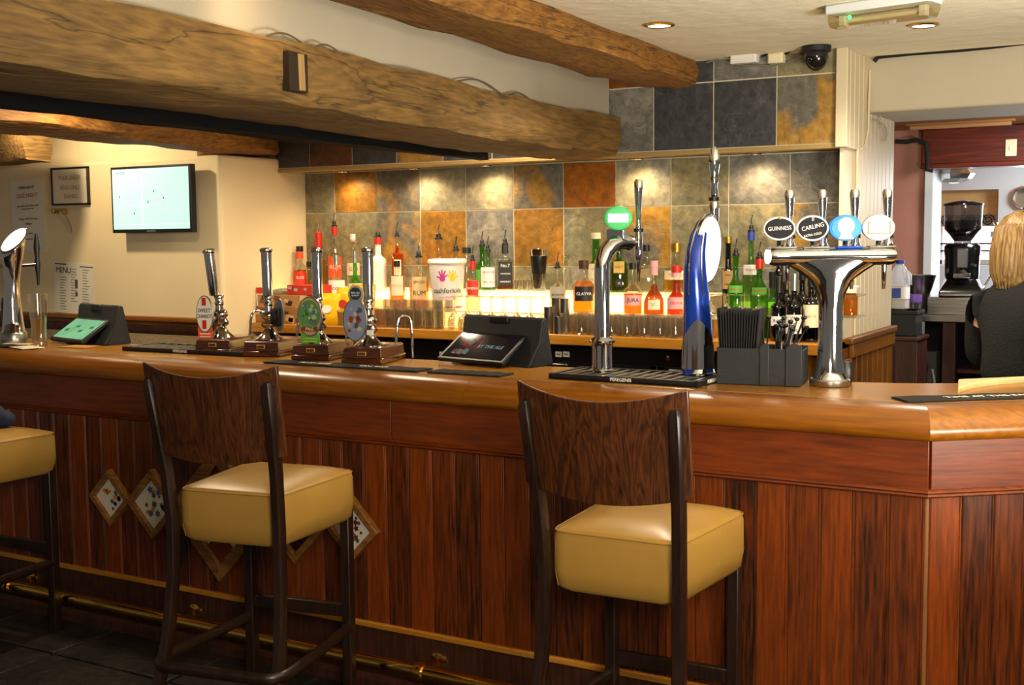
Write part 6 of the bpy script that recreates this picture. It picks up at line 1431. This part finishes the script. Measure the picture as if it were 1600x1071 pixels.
# ================================================================ THE WOMAN BEHIND THE BAR
M_skin = mat('skin', '#d8a080', .5, noise=.05, nscale=30); M_knit = mat('black_knit', '#0d0c0e', .95, noise=.3, nscale=120, bump=.6); M_trous = mat('dark_trousers', '#16161c', .9)
def skin_mesh(name, joints, edges, m, parent=None, sub=2):
    me = bpy.data.meshes.new(name); me.from_pydata([j[:3] for j in joints], edges, []); o = bpy.data.objects.new(name, me); COL.objects.link(o)
    o.modifiers.new('skin', 'SKIN'); me.materials.append(m)
    for i, j in enumerate(joints):
        r_ = j[3] if isinstance(j[3], tuple) else (j[3], j[3]); me.skin_vertices[0].data[i].radius = r_
    me.skin_vertices[0].data[0].use_root = True
    s_ = o.modifiers.new('sub', 'SUBSURF'); s_.levels = sub; s_.render_levels = sub
    dg = bpy.context.evaluated_depsgraph_get(); m2_ = bpy.data.meshes.new_from_object(o.evaluated_get(dg)); o.modifiers.clear(); o.data = m2_; m2_.shade_smooth(); m2_.name = name
    if not m2_.materials: m2_.materials.append(m)
    if parent: o.parent = parent
    return o
hp_ = atY(1597, 395, 5.35)
wm = empty('person', (hp_.x+.01, 5.30, 0), math.radians(48), label='woman with a blonde bob and black knitted jumper behind the bar', cat='person')
# local frame: she faces +X; Y is her left... her left side is away from the saloon
Hh = 1.63
body = [(0, 0, .93, (.16, .13)), (0, 0, 1.05, (.135, .115)), (.01, 0, 1.18, (.145, .125)), (.005, 0, 1.30, (.13, .12)), (0, 0, 1.37, (.085, .075)), (.012, 0, 1.42, (.050, .048)), (.02, 0, 1.47, (.048, .048)),
        (-.005, -.15, 1.335, (.062, .06)), (-.03, -.205, 1.20, (.050, .050)), (-.02, -.235, 1.06, (.043, .043)), (.09, -.21, 1.02, (.038, .037)), (.22, -.15, 1.02, (.029, .026)),
        (-.005, .15, 1.335, (.062, .06)), (-.03, .205, 1.20, (.050, .050)), (-.02, .235, 1.06, (.043, .043)), (.09, .21, 1.02, (.038, .037)), (.22, .15, 1.02, (.029, .026)),
        (0, -.09, .80, (.095, .085)), (.02, -.10, .48, (.062, .06)), (-.01, -.10, .10, (.042, .042)), (.12, -.11, .04, (.04, .035)),
        (0, .09, .80, (.095, .085)), (.02, .10, .48, (.062, .06)), (-.01, .10, .10, (.042, .042)), (.12, .11, .04, (.04, .035))]
eg = [(0, 1), (1, 2), (2, 3), (3, 4), (4, 5), (5, 6), (3, 7), (7, 8), (8, 9), (9, 10), (10, 11), (3, 12), (12, 13), (13, 14), (14, 15), (15, 16), (0, 17), (17, 18), (18, 19), (19, 20), (0, 21), (21, 22), (22, 23), (23, 24)]
bo = skin_mesh('body', [(x, y, z, (r_[0]*(.6 if i in (3, 7, 12) else .8), r_[1]*(.6 if i in (3, 7, 12) else .8))) if i not in (5, 6, 11, 16) else (x, y, z, r_) for i, (x, y, z, r_) in enumerate(body)], eg, M_skin, wm)
# the jumper and trousers: the same figure a little larger, cut at neckline, cuffs and waist
jb = [(x, y, z, (r_[0]*1.12+.012, r_[1]*1.12+.012)) for x, y, z, r_ in body]
jb[7] = (-.005, -.150, 1.335, (.088, .082)); jb[12] = (-.005, .150, 1.335, (.088, .082))
jum = skin_mesh('jumper', [jb[i] for i in (0, 1, 2, 3, 4)]+[jb[i] for i in (7, 8, 9, 10, 12, 13, 14, 15)]+[(.17, -.175, 1.02, (.038, .036)), (.17, .175, 1.02, (.038, .036))],
                [(0, 1), (1, 2), (2, 3), (3, 4), (3, 5), (5, 6), (6, 7), (7, 8), (8, 13), (3, 9), (9, 10), (10, 11), (11, 12), (12, 14)], M_knit, wm)
skin_mesh('trousers', [jb[0]]+[jb[i] for i in (17, 18, 19, 21, 22, 23)], [(0, 1), (1, 2), (2, 3), (0, 4), (4, 5), (5, 6)], M_trous, wm)
for sy in (-1, 1): MB().loft([[(x, sy*.105+yy, z) for x, yy in ((-.06, -.04), (.15, -.04), (.2, 0), (.15, .04), (-.06, .04))] for z in (0, .03)]+[[(x, sy*.105+yy, .085) for x, yy in ((-.05, -.03), (.10, -.03), (.14, 0), (.10, .03), (-.05, .03))]]).build('shoe', M_black, wm, bevel=.01)
# head with face, facing +X
hd_ = []
for z, rx, ry, cx_ in ((-.115, .028, .028, .045), (-.105, .05, .045, .035), (-.075, .075, .058, .022), (-.04, .088, .066, .012), (0, .095, .072, .006), (.04, .097, .076, .0), (.075, .090, .072, -.004), (.10, .068, .056, -.006), (.115, .035, .03, -.006)):
    hd_.append([(cx_+rx*math.cos(a), ry*math.sin(a), z) for a in [2*PI*i/24 for i in range(24)]])
HT = T(.02, 0, 1.53) @ RZ(math.radians(-52))
head = MB().loft(hd_, HT).build('head', M_skin, wm, smooth=True)
MB().loft([[(.095, -.012, -.03), (.095, .012, -.03), (.118, 0, -.032)], [(.094, -.010, -.015), (.094, .010, -.015), (.122, 0, -.018)], [(.098, -.006, .025), (.098, .006, .025), (.104, 0, .025)]], HT).build('nose', M_skin, head, smooth=True)
for sy in (-1, 1):
    MB().sphere((.088, sy*.032, .012), .012, 12, 8, HT).build('eye', M_whitep, head, smooth=True); MB().sphere((.098, sy*.032, .012), .0055, 10, 6, HT).build('iris', mat('iris', '#3c5060', .2), head, smooth=True)
    MB().tube([(.092, sy*.018, .032), (.094, sy*.034, .036), (.084, sy*.05, .032)], .003, 6, HT).build('eyebrow', mat('eyebrow', '#8a6840', .8), head)
    MB().sphere((.0, sy*.074, -.005), .026, 10, 8, HT, sc=(.6, .3, 1)).build('ear', M_skin, head, smooth=True)
MB().tube([(.088, -.024, -.062), (.1, 0, -.060), (.088, .024, -.062)], [.003, .006, .003], 8, HT).build('mouth', mat('lips', '#b05a50', .5), head, smooth=True)
M_hair = wood('blonde_hair', '#5c4020', '#a5834e', 'Z', 16, 26, .45, .02, .5, .3, ring=.5)
# bob: a shell of hair from crown to jaw, open at the face, built of overlapping locks
hs = []
for z, rx, ry, cx_ in ((-.165, .085, .088, -.030), (-.14, .098, .098, -.022), (-.09, .106, .100, -.016), (-.03, .110, .098, -.012), (.03, .110, .096, -.010), (.075, .102, .088, -.010), (.108, .078, .068, -.010), (.126, .04, .035, -.010), (.130, .008, .008, -.010)):
    hs.append([(cx_+rx*math.cos(a)*(1+.02*math.sin(9*a)), ry*math.sin(a)*(1+.02*math.sin(11*a)), z+.006*math.sin(5*a)) for a in [.72+(2*PI-1.44)*i/36 for i in range(37)]])
hair = MB().loft(hs, HT, closed=False).build('hair', M_hair, wm, smooth=True)
so_ = hair.modifiers.new('thick', 'SOLIDIFY'); so_.thickness = .014; so_.offset = 0
for k in range(30):
    a = .75+(2*PI-1.5)*k/29; rr_ = random.Random(k).uniform(.97, 1.05)
    MB().tube([(-.01+.075*math.cos(a)*.4, .07*math.sin(a)*.4, .128), (-.012+.100*math.cos(a)*rr_, .09*math.sin(a)*rr_, .07), (-.014+.112*math.cos(a)*rr_, .102*math.sin(a)*rr_, -.03), (-.022+.104*math.cos(a)*rr_, .102*math.sin(a)*rr_, -.11), (-.030+.086*math.cos(a), .090*math.sin(a), -.175)], [.006, .012, .014, .012, .004], 6, HT).build('lock', M_hair, hair, smooth=True)
# hands: palm with four fingers and a thumb, resting forward at the waist
for sy in (-1, 1):
    wx, wy, wz = .22, sy*.15, 1.02
    J = [(wx, wy, wz, (.024, .017)), (wx+.04, wy-sy*.012, wz-.006, (.032, .014)), (wx+.075, wy-sy*.022, wz-.014, (.034, .012))]; E_ = [(0, 1), (1, 2)]
    for f_, (oy, ln_) in enumerate(((-.028, .062), (-.009, .072), (.010, .068), (.028, .052))):
        b_ = len(J); J += [(wx+.08, wy-sy*.022+oy, wz-.014, .009), (wx+.08+ln_*.45, wy-sy*.024+oy*1.1, wz-.020, .0085), (wx+.08+ln_*.78, wy-sy*.026+oy*1.1, wz-.036, .0078), (wx+.08+ln_*.95, wy-sy*.026+oy*1.1, wz-.055, .0065)]; E_ += [(2, b_), (b_, b_+1), (b_+1, b_+2), (b_+2, b_+3)]
    b_ = len(J); J += [(wx+.03, wy-sy*.045, wz-.012, .011), (wx+.06, wy-sy*.068, wz-.024, .010), (wx+.085, wy-sy*.074, wz-.034, .0085)]; E_ += [(1, b_), (b_, b_+1), (b_+1, b_+2)]
    skin_mesh('hand', J, E_, M_skin, wm, 2)
